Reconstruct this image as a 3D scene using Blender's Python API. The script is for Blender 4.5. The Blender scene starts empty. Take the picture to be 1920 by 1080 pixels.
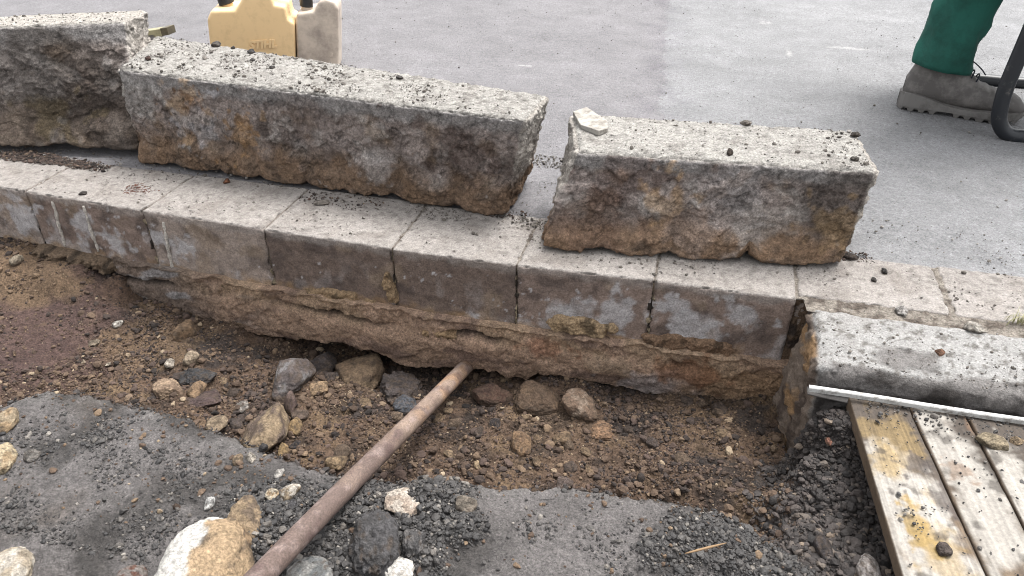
import bpy, bmesh, math, random
import numpy as np
from mathutils import Vector, Matrix
R = math.radians
random.seed(7); rng = np.random.default_rng(7)
S = bpy.context.scene

# ------------------------------------------------------------ camera, sky, sun, exposure
F, PITCH, H, YAW = 1400.0, R(33.3), 0.765, R(14.9)
cd = bpy.data.cameras.new('camera'); cam = bpy.data.objects.new('camera', cd)
S.collection.objects.link(cam); S.camera = cam
cam.location = (0, 0, H); cam.rotation_euler = (math.pi/2 - PITCH, 0, YAW)
cd.sensor_width = 36; cd.lens = 36*F/1920; cd.clip_start = .02; cd.clip_end = 500
W = bpy.data.worlds.new('World'); S.world = W; W.use_nodes = True
nt = W.node_tree; bg = nt.nodes['Background']
sky = nt.nodes.new('ShaderNodeTexSky'); sky.sky_type = 'NISHITA'; sky.sun_disc = False
SUN_EL, SUN_AZ = R(66), R(35)          # azimuth measured from +Y towards +X
sky.sun_elevation = SUN_EL; sky.sun_rotation = SUN_AZ; sky.dust_density = 4; sky.air_density = 1.2
hs = nt.nodes.new('ShaderNodeHueSaturation'); hs.inputs['Saturation'].default_value = .10
nt.links.new(sky.outputs[0], hs.inputs['Color']); nt.links.new(hs.outputs[0], bg.inputs[0])
bg.inputs[1].default_value = .128
ld = bpy.data.lights.new('sun', 'SUN'); ld.energy = 1.4; ld.angle = R(24); ld.color = (1, .97, .93)
sun = bpy.data.objects.new('sun', ld); S.collection.objects.link(sun)
sd = Vector((math.sin(SUN_AZ)*math.cos(SUN_EL), math.cos(SUN_AZ)*math.cos(SUN_EL), math.sin(SUN_EL)))
sun.rotation_euler = sd.to_track_quat('Z', 'Y').to_euler(); sun.location = (0, 0, 6)
S.view_settings.view_transform = 'Standard'; S.view_settings.look = 'None'
S.view_settings.exposure = 1.64; S.view_settings.gamma = 1
S.cycles.pixel_filter_type = 'BLACKMAN_HARRIS'; S.cycles.filter_width = 1.0

# ------------------------------------------------------------ helpers
def ray(x, y):
    u = (x-960)/F; v = (y-540)/F
    fw = math.cos(PITCH)-v*math.sin(PITCH); dn = math.sin(PITCH)+v*math.cos(PITCH)
    return (-math.sin(YAW)*fw+math.cos(YAW)*u, math.cos(YAW)*fw+math.sin(YAW)*u, -dn)
def at(x, y, z=0.0):
    r = ray(x, y); t = (z-H)/r[2]; return (r[0]*t, r[1]*t, z)
def at_plane(x, y, o, ang):            # vertical plane through o along direction ang -> (s, z)
    r = ray(x, y); n = (-math.sin(ang), math.cos(ang))
    t = (o[0]*n[0]+o[1]*n[1])/(r[0]*n[0]+r[1]*n[1])
    X, Y, Z = r[0]*t, r[1]*t, H+r[2]*t
    return ((X-o[0])*math.cos(ang)+(Y-o[1])*math.sin(ang), Z)
def on(x, y, fn, z=-.2):               # where a sight line meets a height field
    for _ in range(12):
        p = at(x, y, z); z = .5*z+.5*float(fn(np.array([p[0]]), np.array([p[1]]))[0])
    p = at(x, y, z); return (p[0], p[1], z)
def dist_px(p): return 1400/(math.cos(PITCH)*(-math.sin(YAW)*p[0]+math.cos(YAW)*p[1])-math.sin(PITCH)*(p[2]-H))
def lin(c): c = np.asarray(c, float)/255; return np.where(c <= .04045, c/12.92, ((c+.055)/1.055)**2.4)
def cs(r, g, b, E=2.2, sat=.90):
    c = lin((r, g, b))/E; y = c@np.array([.3, .6, .1]); return y+(c-y)*sat

PR = rng.permutation(4096).astype(np.int64)
GR = rng.normal(size=(4096, 3)); GR /= np.linalg.norm(GR, axis=1)[:, None]
def hsh(i, j, k): return PR[(PR[(PR[i & 4095]+j) & 4095]+k) & 4095]
def noise(P, s=1.0, seed=0):
    P = P*s+np.array([seed*17.3+500, seed*5.1+500, seed*3.7+500]); I = np.floor(P).astype(np.int64); f = P-I
    w = f*f*f*(f*(f*6-15)+10); out = 0
    for a in (0, 1):
        for b in (0, 1):
            for c in (0, 1):
                g = GR[hsh(I[:, 0]+a, I[:, 1]+b, I[:, 2]+c)]
                d = ((f-np.array([a, b, c]))*g).sum(1)
                out = out+d*(w[:, 0] if a else 1-w[:, 0])*(w[:, 1] if b else 1-w[:, 1])*(w[:, 2] if c else 1-w[:, 2])
    return out*1.6
def fbm(P, s, o=4, seed=0, g=.5):
    r = 0; a = 1; t = 0
    for i in range(o): r = r+a*noise(P, s*2.03**i, seed+i*3); t += a; a *= g
    return r/t*1.5
def ridge(P, s, o=4, seed=0):
    r = 0; a = 1; t = 0
    for i in range(o): r = r+a*(1-2.2*np.abs(noise(P, s*2.1**i, seed+i*3))); t += a; a *= .5
    return r/t
def facet(P, s, seed=0, tilt=1.0):     # broken-stone facets: a tilted plane per random cell, lifted by the cell
    P = P*s+300+seed*7.7; I = np.floor(P).astype(np.int64); best = np.full(len(P), 1e9); val = np.zeros(len(P)); sec = best.copy()
    for a in (-1, 0, 1):
        for b in (-1, 0, 1):
            for c in (-1, 0, 1):
                hh = hsh(I[:, 0]+a, I[:, 1]+b, I[:, 2]+c)
                cpt = I+np.array([a, b, c])+.5+GR[hh]*.45
                d = P-cpt; d2 = (d*d).sum(1); v = (d*GR[(hh*7+3) & 4095]).sum(1)*tilt+GR[(hh+11) & 4095][:, 0]*.5
                m = d2 < best; sec = np.where(m, best, np.minimum(sec, d2)); val = np.where(m, v, val); best = np.where(m, d2, best)
    return val, np.sqrt(sec)-np.sqrt(best)
def sst(x, a, b): t = np.clip((x-a)/(b-a), 0, 1); return t*t*(3-2*t)
def V3(X, Y, Z=0): X, Y = np.asarray(X, float), np.asarray(Y, float); return np.stack([X, Y, np.zeros_like(X)+Z], 1)
def mixc(a, b, t): t = np.clip(t, 0, 1)[:, None]; return a*(1-t)+b*t
def blob(P, p, r, seed=0, wob=.5, sc=None):
    d = P-np.asarray(p)
    if sc is not None: d = d/np.asarray(sc)
    d = np.sqrt((d*d).sum(1)); d = d*(1+wob*fbm(P, 1.2/r, 4, seed+9)); return 1-sst(d, r*.6, r*1.15)

C = S.collection
def tag(o, label=None, cat=None, group=None, kind=None):
    if label: o['label'] = label
    if cat: o['category'] = cat
    if group: o['group'] = group
    if kind: o['kind'] = kind
    return o
def empty(name, loc, label, cat, group=None, rz=0):
    o = bpy.data.objects.new(name, None); C.objects.link(o); o.location = loc; o.rotation_euler[2] = rz
    o.empty_display_size = .05
    return tag(o, label, cat, group)
def mesh_np(name, v, f, mat, parent=None, smooth=True, col=None, loc=None):
    v = np.asarray(v, np.float32); f = np.asarray(f, np.int32); k = f.shape[1]
    if loc is not None: v = v-np.asarray(loc, np.float32)
    m = bpy.data.meshes.new(name); m.vertices.add(len(v)); m.vertices.foreach_set('co', v.ravel())
    m.loops.add(f.size); m.loops.foreach_set('vertex_index', f.ravel())
    m.polygons.add(len(f)); m.polygons.foreach_set('loop_start', np.arange(0, f.size, k, dtype=np.int32))
    m.polygons.foreach_set('use_smooth', np.full(len(f), smooth)); m.update(calc_edges=True)
    if col is not None:
        a = m.color_attributes.new('col', 'FLOAT_COLOR', 'POINT')
        cc = np.ones((len(v), 4), np.float32); cc[:, :3] = np.clip(col, 0.004, .9); a.data.foreach_set('color', cc.ravel())
    m.materials.append(mat)
    o = bpy.data.objects.new(name, m); C.objects.link(o)
    if loc is not None: o.location = loc
    if parent: o.parent = parent
    return o
def bm_obj(name, bm, mat, parent=None, smooth=False, loc=None, bevel=0, subd=0):
    m = bpy.data.meshes.new(name)
    bmesh.ops.recalc_face_normals(bm, faces=bm.faces); bm.to_mesh(m); bm.free()
    for p in m.polygons: p.use_smooth = smooth
    m.materials.append(mat); o = bpy.data.objects.new(name, m); C.objects.link(o)
    if loc is not None: o.location = loc
    if parent: o.parent = parent
    if bevel:
        b = o.modifiers.new('b', 'BEVEL'); b.width = bevel; b.segments = 3; b.limit_method = 'ANGLE'; b.angle_limit = R(35)
    if subd: s = o.modifiers.new('s', 'SUBSURF'); s.levels = s.render_levels = subd
    return o
def gridf(nu, nv, off=0):
    a = (np.arange(nu-1)[:, None]*nv+np.arange(nv-1)[None, :]).ravel()+off
    return np.stack([a, a+nv, a+nv+1, a+1], 1)

def tube(name, pts, r, mat, parent=None, n=20, wob=0, col=None, cap=True, seed=0, smooth=True):
    P = [Vector(p) for p in pts]; rr = r if hasattr(r, '__len__') else [r]*len(P); v = []; T = None; up = Vector((0, 0, 1))
    for i, p in enumerate(P):
        t = (P[min(i+1, len(P)-1)]-P[max(i-1, 0)]).normalized()
        if i == 0:
            a = up.cross(t) if abs(t.z) < .95 else Vector((0, 1, 0)).cross(t)
        else: a = a-t*a.dot(t)
        a.normalize(); b = t.cross(a)
        for k in range(n):
            w = 2*math.pi*k/n; v.append(p+(a*math.cos(w)+b*math.sin(w))*rr[i])
    v = np.array(v); m = len(P); f = []
    for i in range(m-1):
        for k in range(n): f.append((i*n+k, i*n+(k+1) % n, (i+1)*n+(k+1) % n, (i+1)*n+k))
    if cap:
        v = np.vstack([v, np.array(P[0])[None], np.array(P[-1])[None]])
        for k in range(0, n, 2):
            f.append((m*n, (k+2) % n, k+1, k)); f.append((m*n+1, (m-1)*n+k, (m-1)*n+k+1, (m-1)*n+(k+2) % n))
    if wob:
        c = np.repeat(np.array([list(p) for p in P]), n, 0); d = v[:m*n]-c
        v[:m*n] = c+d*(1+wob*fbm(v[:m*n], 60, 3, seed))[:, None]
    return mesh_np(name, v, f, mat, parent, smooth, None if col is None else col(v))

def smooth_path(pts, k=8):
    P = [Vector(p) for p in pts]; out = []
    for i in range(len(P)-1):
        p0 = P[max(i-1, 0)]; p1 = P[i]; p2 = P[i+1]; p3 = P[min(i+2, len(P)-1)]
        for j in range(k):
            t = j/k; out.append(.5*((2*p1)+(p2-p0)*t+(2*p0-5*p1+4*p2-p3)*t*t+(3*p1-p0-3*p2+p3)*t**3))
    return out+[P[-1]]

# ------------------------------------------------------------ materials
def nodes(name, rough=.9, spec=.3):
    m = bpy.data.materials.new(name); m.use_nodes = True; n = m.node_tree
    b = n.nodes['Principled BSDF']; b.inputs['Roughness'].default_value = rough; b.inputs['Specular IOR Level'].default_value = spec
    return m, n, b
def N(n, t, **k):
    x = n.nodes.new(t)
    for a, v in k.items():
        if a in x.inputs: x.inputs[a].default_value = v
        else: setattr(x, a, v)
    return x
def ntex(n, s, d=4, co=None, rough=.6, kind='ShaderNodeTexNoise'):
    x = n.nodes.new(kind); x.inputs['Scale'].default_value = s
    if kind == 'ShaderNodeTexNoise': x.inputs['Detail'].default_value = d; x.inputs['Roughness'].default_value = rough
    if co: n.links.new(co, x.inputs['Vector'])
    return x
def rampn(n, inp, stops):
    r = n.nodes.new('ShaderNodeValToRGB'); e = r.color_ramp.elements
    while len(e) < len(stops): e.new(.5)
    for q, (p, c) in zip(e, stops): q.position = p; q.color = (*c, 1) if hasattr(c, '__len__') else (c, c, c, 1)
    n.links.new(inp, r.inputs[0]); return r.outputs[0]
def mul(n, a, b, f=1.0, mode='MULTIPLY'):
    x = n.nodes.new('ShaderNodeMix'); x.data_type = 'RGBA'; x.blend_type = mode; x.inputs[0].default_value = f
    for s, i in ((a, 6), (b, 7)):
        if isinstance(s, (tuple, list)): x.inputs[i].default_value = (*s, 1)
        else: n.links.new(s, x.inputs[i])
    return x
def bump(n, b, src, strength, dist):
    x = n.nodes.new('ShaderNodeBump'); x.inputs['Strength'].default_value = strength; x.inputs['Distance'].default_value = dist
    n.links.new(src, x.inputs['Height'])
    if b.inputs['Normal'].is_linked: n.links.new(b.inputs['Normal'].links[0].from_socket, x.inputs['Normal'])
    n.links.new(x.outputs[0], b.inputs['Normal'])
def M_attr(name, fine=350, amt=(.6, 1.35), b1=(120, .5, .004), b2=(420, .5, .002), rough=.92, spec=.25, speck=None):
    m, n, b = nodes(name, rough, spec); tc = n.nodes.new('ShaderNodeTexCoord').outputs['Object']
    a = n.nodes.new('ShaderNodeVertexColor'); a.layer_name = 'col'
    t = ntex(n, fine, 6, tc, .75); c = mul(n, a.outputs[0], rampn(n, t.outputs[0], [(.35, amt[0]), (.65, amt[1])])).outputs[2]
    t2 = ntex(n, fine*.33, 6, tc, .8); c = mul(n, c, rampn(n, t2.outputs[0], [(.36, (amt[0]+1)/2), (.64, (amt[1]+1)/2)])).outputs[2]
    if speck:
        v = ntex(n, speck[0], co=tc, kind='ShaderNodeTexVoronoi')
        c = mul(n, c, rampn(n, v.outputs['Color'], [(.0, speck[1]), (.2, 1.0), (.8, 1.0), (1, speck[2])])).outputs[2]
    n.links.new(c, b.inputs['Base Color'])
    for s, st, d in (b1, b2): bump(n, b, ntex(n, s, 5, tc, .7).outputs[0], st, d)
    return m
def M_isl(name, stops, rough=.9, bs=300, spec=.3):
    m, n, b = nodes(name, rough, spec); tc = n.nodes.new('ShaderNodeTexCoord').outputs['Object']
    g = n.nodes.new('ShaderNodeNewGeometry'); c = rampn(n, g.outputs['Random Per Island'], stops)
    t = ntex(n, bs, 5, tc, .7); c = mul(n, c, rampn(n, t.outputs[0], [(.3, .6), (.7, 1.35)])).outputs[2]
    n.links.new(c, b.inputs['Base Color']); bump(n, b, t.outputs[0], .6, .002)
    return m
def M_plain(name, col, rough=.6, metal=0, dirt=None, ds=20, spec=.4, bs=(200, .2, .001), dr=(.45, .65)):
    m, n, b = nodes(name, rough, spec); tc = n.nodes.new('ShaderNodeTexCoord').outputs['Object']
    b.inputs['Metallic'].default_value = metal
    if dirt is None: dirt = tuple(x*.6 for x in col)
    t = ntex(n, ds, 6, tc, .7); x = mul(n, tuple(col), tuple(dirt), 1, 'MIX'); n.links.new(rampn(n, t.outputs[0], [(dr[0], 0), (dr[1], 1)]), x.inputs[0])
    n.links.new(x.outputs[2], b.inputs['Base Color']); bump(n, b, ntex(n, bs[0], 4, tc).outputs[0], bs[1], bs[2])
    return m

m_stone = M_attr('granite', 260, (.55, 1.42), (90, .9, .008), (330, 1, .005), speck=(520, .7, 1.35))
m_block = M_attr('concrete', 300, (.66, 1.32), (110, .6, .005), (400, .8, .003), speck=(600, .75, 1.2))
m_soil = M_attr('soil', 260, (.5, 1.6), (100, .8, .008), (330, .8, .004), rough=.95)
m_bed = M_attr('mortar', 240, (.5, 1.5), (110, 1, .009), (340, 1, .005), rough=.95)
m_slab = M_attr('old_asphalt', 280, (.5, 1.5), (120, 1, .008), (330, 1, .005), rough=.6, spec=.4, speck=(420, .6, 1.6))
m_rock = M_attr('rock', 200, (.55, 1.42), (80, .9, .008), (300, .9, .004))
m_wood = M_attr('wood', 200, (.8, 1.2), (90, .15, .002), (400, .3, .001), rough=.75)
m_rust = M_attr('rusty_steel', 400, (.6, 1.45), (150, .3, .002), (600, .6, .001), rough=.75, spec=.4)

# ------------------------------------------------------------ terrain functions
FX = [-2.3, -1.83, -1.502, -1.173, -.868, -.573, -.312, -.0455, .213]      # joints of the gutter blocks
FY = [1.236, 1.234, 1.231, 1.217, 1.209, 1.203, 1.206, 1.218, 1.222]
def frontY(X): return np.interp(X, FX, FY)
CP = [(-2.4, 1.2, -.12), (-2, 1.19, -.13), (-1.6, 1.19, -.145), (-1.4, 1.19, -.16), (-1.29, 1.19, -.19), (-1.22, 1.19, -.245), (-1.0, 1.19, -.262), (-.92, 1.2, -.30),
      (-.78, 1.21, -.325), (-.62, 1.21, -.33), (-.47, 1.21, -.33), (-.33, 1.2, -.30), (-.2, 1.19, -.265), (-.05, 1.19, -.268), (.08, 1.19, -.255), (.2, 1.19, -.225),
      (-2.4, 1.35, -.12), (-1.6, 1.35, -.2), (-1, 1.38, -.29), (-.5, 1.38, -.33), (0, 1.38, -.29), (.3, 1.3, -.25),
      (-2.2, 1.0, -.20), (-1.7, 1.02, -.20), (-1.4, 1.05, -.215), (-1.1, 1.03, -.25), (-.8, 1.03, -.27), (-.5, 1.02, -.28), (-.1, 1.02, -.27), (.1, 1.04, -.255), (.18, 1.05, -.235),
      (.205, 1.06, -.24), (.205, 1.01, -.235), (.212, .965, -.215), (.19, 1.12, -.24), (-2.2, .85, -.21), (-1.5, .85, -.21), (-1.0, .85, -.24), (-.5, .85, -.27), (0, .85, -.265), (.15, .84, -.22), (.2, .95, -.22),
      (-2, .6, -.26), (-1, .6, -.3), (-.4, .6, -.3), (0, .6, -.26), (.13, .7, -.19), (.2, .6, -.16),
      (.26, 1.0, -.065), (.30, .99, -.065), (.35, 1.0, -.08), (.24, .94, -.105), (.31, .9, -.115), (.25, .8, -.14), (.32, .75, -.12), (.24, .7, -.15), (.36, .6, -.14), (.5, 1.0, -.11), (.5, .6, -.12), (.9, .8, -.11), (.9, 1.1, -.1), (.4, 1.15, -.2)]
CPA = np.array(CP)
def soil_base(X, Y):
    d = (X[:, None]-CPA[None, :, 0])**2+((Y[:, None]-CPA[None, :, 1])*1.3)**2
    w = 1/(d+.0006)**1.8; return (w*CPA[None, :, 2]).sum(1)/w.sum(1)
def soil_z(X, Y):
    P = V3(X, Y); z = soil_base(X, Y)
    smoothm = 1-.55*blob(P, (-1.55, 1.0, 0), .32, 3)
    z = z+(fbm(P, 9, 4, 1)*.011+np.maximum(ridge(P, 28, 4, 2), -.2)*.0065+fbm(P, 110, 3, 5)*.004+.0045*np.maximum(ridge(P, 70, 3, 6), -.3))*smoothm
    return z
ZS = -.13
SE = [at(x, y, ZS) for x, y in [(-160, 790), (0, 765), (45, 745), (80, 735), (150, 738), (250, 757), (335, 775), (430, 815), (520, 850), (640, 885), (790, 905), (1050, 908), (1200, 925), (1350, 958), (1385, 975), (1420, 1010), (1480, 1048), (1560, 1100)]]
SEX = [-2.6]+[p[0] for p in SE]+[.5, 1.5]; SEY = [.74]+[p[1] for p in SE]+[.45, .42]
def edgeY(X): return np.interp(X, SEX, SEY)+.010*fbm(V3(X, 0*X), 12, 5, 8)
pile_c = at(640, 1000, ZS); pile2 = at(1330, 1030, ZS); pile3 = at(820, 960, ZS)
PA, PB = np.array(at(868, 692, -.262)), np.array(at(488, 1084, -.035))
def slab_z(X, Y):
    P = V3(X, Y); z = ZS+.011*fbm(P, 3.5, 3, 4)+.0022*fbm(P, 40, 4, 6)
    rough = sst(fbm(P, 9, 4, 12), -.15, .45)
    pm = pile_mask(P)
    z = z+.0045*rough*np.maximum(ridge(P, 60, 3, 13), 0)+.003*rough*fbm(P, 95, 3, 19)-.004*np.maximum(fbm(P, 45, 3, 18)-.2, 0)+pm*(.010+.01*fbm(P, 18, 4, 14)+.004*ridge(P, 70, 3, 15))
    d = PB-PA; t = ((X-PA[0])*d[0]+(Y-PA[1])*d[1])/(d[0]**2+d[1]**2); dist = np.abs((X-PA[0])*d[1]-(Y-PA[1])*d[0])/math.hypot(d[0], d[1])
    pz = PA[2]+t*d[2]-.014; w = 1-sst(dist, .012, .07)
    return z*(1-w)+np.minimum(z, pz)*w
def pile_mask(P):
    m = np.maximum(blob(P, (pile_c[0], pile_c[1], 0), .15, 21, .5, (1.2, .75, 1)), blob(P, (pile3[0], pile3[1], 0), .07, 22, .5))
    return np.clip(np.maximum(m, .6*blob(P, (pile2[0], pile2[1], 0), .085, 23, 1.0, (1.4, .6, 1))), 0, 1)

# ------------------------------------------------------------ trench soil
def soil():
    xs = np.concatenate([np.linspace(-3.2, -2.0, 40), np.arange(-1.99, .42, .003), np.linspace(.43, 2.2, 60)])
    ys = np.concatenate([np.linspace(-1.2, .5, 30), np.arange(.51, 1.50, .003)])
    X, Y = np.meshgrid(xs, ys, indexing='ij'); sh = X.shape; X, Y = X.ravel(), Y.ravel()
    Z = soil_z(X, Y); Z = np.where(X > .23, np.minimum(Z, np.interp(Y, [1.0, 1.06], [1, -.25])), Z)
    P = V3(X, Y, Z)
    brown = cs(108, 87, 71, 1.7); dark = cs(66, 56, 50, 1.7); ochre = cs(136, 112, 86, 1.7); purple = cs(94, 74, 70, 1.7); black = cs(58, 54, 54, 1.7)
    c = mixc(np.tile(brown, (len(P), 1)), np.tile(dark, (len(P), 1)), sst(fbm(P, 12, 5, 30), -.1, .5))
    c = mixc(c, ochre, .8*sst(fbm(P, 8, 5, 31), .12, .5))
    c = mixc(c, purple, .85*blob(P, (-1.45, .98, -.2), .34, 32, .7))
    for p, r, s in ((at(60, 490, -.16), .13, 1), (at(300, 640, -.24), .12, .8), (at(1300, 790, -.27), .13, .5), (at(1500, 900, -.2), .05, .8), (at(1440, 720, -.2), .05, .9), (at(1050, 800, -.27), .1, .3)):
        c = mixc(c, ochre*.85, s*.8*blob(P, p, r, 33, .9))
    for p, r in ((at(420, 660, -.27), .07), (at(1410, 800, -.25), .045), (at(1190, 800, -.27), .05), (at(800, 700, -.3), .11), (at(590, 665, -.3), .07), (at(1340, 900, -.25), .05)):
        c = mixc(c, black, .8*blob(P, p, r, 34, .9))
    edge = sst(X+.03*fbm(P, 14, 3, 36)+.25*np.clip(.75-Y, 0, .5), .185, .25)*sst(-Y, -1.06, -1.0); c = mixc(c, black, edge*.95)
    c = c*(1+.25*fbm(P, 60, 3, 35))[:, None]
    o = mesh_np('trench_soil', P, gridf(*sh), m_soil, col=c); tag(o, kind='structure'); return o
soil()

# ------------------------------------------------------------ broken asphalt layer of the footway
def slab():
    xs = np.concatenate([np.linspace(-6, -1.5, 60), np.arange(-1.49, .5, .0028), np.linspace(.51, 5, 60)])
    s = np.concatenate([[-.0, -.0, -.0], np.arange(.0, .42, .0028), np.geomspace(.43, 6, 40)])
    X, T = np.meshgrid(xs, s, indexing='ij'); sh = X.shape; E0 = edgeY(X.ravel()).reshape(sh); Y = E0-T
    Y[:, 0] += .03; Y[:, 1] += .012; X, Y = X.ravel(), Y.ravel()
    Z = slab_z(X, Y); P = V3(X, Y, Z)
    t = E0.ravel()-Y; Z = Z-.010*(1-sst(t, 0, .014)); Z = Z.reshape(sh); Z[:, 0] = -.33; Z[:, 1] -= .05; Z = Z.ravel()
    Z = np.where(X > .26, Z-.06*sst(X, .26, .3), Z)
    jag = fbm(P, 55, 4, 17)*.009; Y = Y+jag*(t < .03); P = V3(X, Y, Z)
    wet = cs(138, 132, 130, 2.0); dark = cs(88, 83, 80, 2.0); brown = cs(112, 100, 90, 2.0); black = cs(70, 67, 66, 1.9)
    c = mixc(np.tile(wet, (len(P), 1)), np.tile(dark, (len(P), 1)), .9*sst(fbm(P, 10, 5, 40), -.12, .4))
    c = mixc(c, brown, .7*sst(fbm(P, 5, 4, 41), 0, .5)*(X < -.35))
    c = c*(1+.35*fbm(P, 45, 4, 47))[:, None]; c = mixc(c, wet*1.25, blob(P, at(900, 925, ZS), .07, 44, .8)*.7)
    c = mixc(c, wet*1.22, blob(P, at(1100, 960, ZS), .2, 45, .8)*.6)
    c = mixc(c, black, pile_mask(V3(X, Y)))
    c = mixc(c, cs(150, 145, 141, 2.0), .65*(1-sst(t, .0, .05))*sst(fbm(P, 16, 4, 48), -.3, .2)); c = mixc(c, cs(105, 92, 80, 2.2), (t < .0015)*1.0)
    o = mesh_np('pavement', P, gridf(*sh), m_slab, col=c); tag(o, kind='structure')
slab()

# ------------------------------------------------------------ road
def road():
    m, n, b = nodes('road_asphalt', .8, .35); tc = n.nodes.new('ShaderNodeTexCoord').outputs['Object']
    sx = n.nodes.new('ShaderNodeSeparateXYZ'); n.links.new(tc, sx.inputs[0])
    def math_(op, a, c, d=None):
        x = n.nodes.new('ShaderNodeMath'); x.operation = op
        for i, q in enumerate((a, c)+((d,) if d is not None else ())):
            if isinstance(q, (int, float)): x.inputs[i].default_value = q
            else: n.links.new(q, x.inputs[i])
        return x.outputs[0]
    p0 = at(1252, 10); p1 = at(1240, 190)
    k = (p0[0]-p1[0])/(p0[1]-p1[1])
    wob = ntex(n, 12, 6, tc, .8).outputs[0]
    xx = math_('SUBTRACT', sx.outputs[0], math_('MULTIPLY', math_('SUBTRACT', sx.outputs[1], p1[1]), k))
    xx = math_('ADD', math_('SUBTRACT', xx, p1[0]), math_('MULTIPLY', math_('SUBTRACT', wob, .5), .16))
    side = rampn(n, math_('ADD', math_('MULTIPLY', xx, 8), .5), [(.46, 0), (.54, 1)])
    A = tuple(cs(162, 159, 162)); B = tuple(cs(176, 176, 178))
    c = mul(n, A, B, 1, 'MIX'); n.links.new(side, c.inputs[0]); c = c.outputs[2]
    big = ntex(n, 1.6, 5, tc, .6).outputs[0]; c = mul(n, c, rampn(n, big, [(.3, .86), (.7, 1.12)])).outputs[2]
    mp = n.nodes.new('ShaderNodeMapping'); mp.inputs['Scale'].default_value = (.8, 5, 1); mp.inputs['Rotation'].default_value[2] = .15; n.links.new(tc, mp.inputs[0])
    st = ntex(n, 9, 6, tc, .7).outputs[0]; c = mul(n, c, rampn(n, st, [(.36, .86), (.62, 1.08)])).outputs[2]
    nearseam = rampn(n, math_('ABSOLUTE', xx, 0), [(0, 1), (.12, 0)])
    dk = mul(n, c, (.8, .78, .82)); f1 = math_('MULTIPLY', nearseam, rampn(n, ntex(n, 14, 5, tc, .7).outputs[0], [(.42, 0), (.62, 1)])); n.links.new(f1, dk.inputs[0]); c = dk.outputs[2]
    g = ntex(n, 260, 6, tc, .8).outputs[0]; c = mul(n, c, rampn(n, g, [(.38, .7), (.5, 1), (.62, 1.22)])).outputs[2]; c = mul(n, c, rampn(n, ntex(n, 90, 5, tc, .75).outputs[0], [(.36, .8), (.64, 1.15)])).outputs[2]
    v = ntex(n, 330, co=tc, kind='ShaderNodeTexVoronoi'); c = mul(n, c, rampn(n, v.outputs['Color'], [(0, .6), (.2, 1), (.85, 1), (1, 1.35)])).outputs[2]
    # pale scuffs worn into the asphalt
    for (px, py, rx, ry) in ((1590, 90, .085, .018), (1435, 42, .03, .03), (985, 122, .03, .01), (1480, 100, .012, .05)):
        w = at(px, py); d = n.nodes.new('ShaderNodeMapping'); d.vector_type = 'POINT'
        d.inputs['Location'].default_value = (-w[0]/rx, -w[1]/ry, 0); d.inputs['Scale'].default_value = (1/rx, 1/ry, 0); n.links.new(tc, d.inputs[0])
        L = n.nodes.new('ShaderNodeVectorMath'); L.operation = 'LENGTH'; n.links.new(d.outputs[0], L.inputs[0])
        q = math_('MULTIPLY', rampn(n, math_('MULTIPLY', L.outputs['Value'], .5), [(.2, 1), (.6, 0)]), rampn(n, ntex(n, 60, 5, tc, .8).outputs[0], [(.4, 0), (.6, .75)]))
        x = mul(n, c, tuple(cs(238, 236, 232)), 1, 'MIX'); n.links.new(q, x.inputs[0]); c = x.outputs[2]
    n.links.new(c, b.inputs['Base Color'])
    bump(n, b, ntex(n, 60, 4, tc).outputs[0], .4, .006); bump(n, b, ntex(n, 240, 4, tc, .7).outputs[0], .9, .004)
    xs = np.concatenate([np.linspace(-40, -4, 10), np.arange(-3.9, 4, .04), np.linspace(4.1, 40, 10)])
    ys = np.concatenate([[1.40], np.arange(1.43, 5, .04), np.geomspace(5.1, 60, 14)])
    X, Y = np.meshgrid(xs, ys, indexing='ij'); sh = X.shape; X, Y = X.ravel(), Y.ravel()
    Z = .004*fbm(V3(X, Y), 2.2, 3, 50)-.001-.004*(1-sst(Y, 1.42, 1.6))
    tag(mesh_np('road', V3(X, Y, Z), gridf(*sh), m), kind='structure')
road()

# ------------------------------------------------------------ rounded, displaced blocks
def cube_pts(nx, ny, nz):
    V = []; Fc = []; off = 0
    def face(nu, nv, fn, flip):
        nonlocal off
        u, v = np.meshgrid(np.linspace(0, 1, nu+1), np.linspace(0, 1, nv+1), indexing='ij'); u, v = u.ravel(), v.ravel()
        V.append(fn(u, v)); f = gridf(nu+1, nv+1, off)
        Fc.append(f[:, ::-1] if flip else f); off += len(u)
    o = lambda u: np.zeros_like(u)
    face(nx, ny, lambda u, v: np.stack([u, v, o(u)+1], 1), False); face(nx, ny, lambda u, v: np.stack([u, v, o(u)], 1), True)
    face(nx, nz, lambda u, v: np.stack([u, o(u), v], 1), False); face(nx, nz, lambda u, v: np.stack([u, o(u)+1, v], 1), True)
    face(ny, nz, lambda u, v: np.stack([o(u), u, v], 1), True); face(ny, nz, lambda u, v: np.stack([o(u)+1, u, v], 1), False)
    V = np.vstack(V); Fc = np.vstack(Fc)
    key = np.round(V*1e5).astype(np.int64); key = key[:, 0]*10**12+key[:, 1]*10**6+key[:, 2]
    _, ix, inv = np.unique(key, return_index=True, return_inverse=True); return V[ix], inv.ravel()[Fc]
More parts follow.
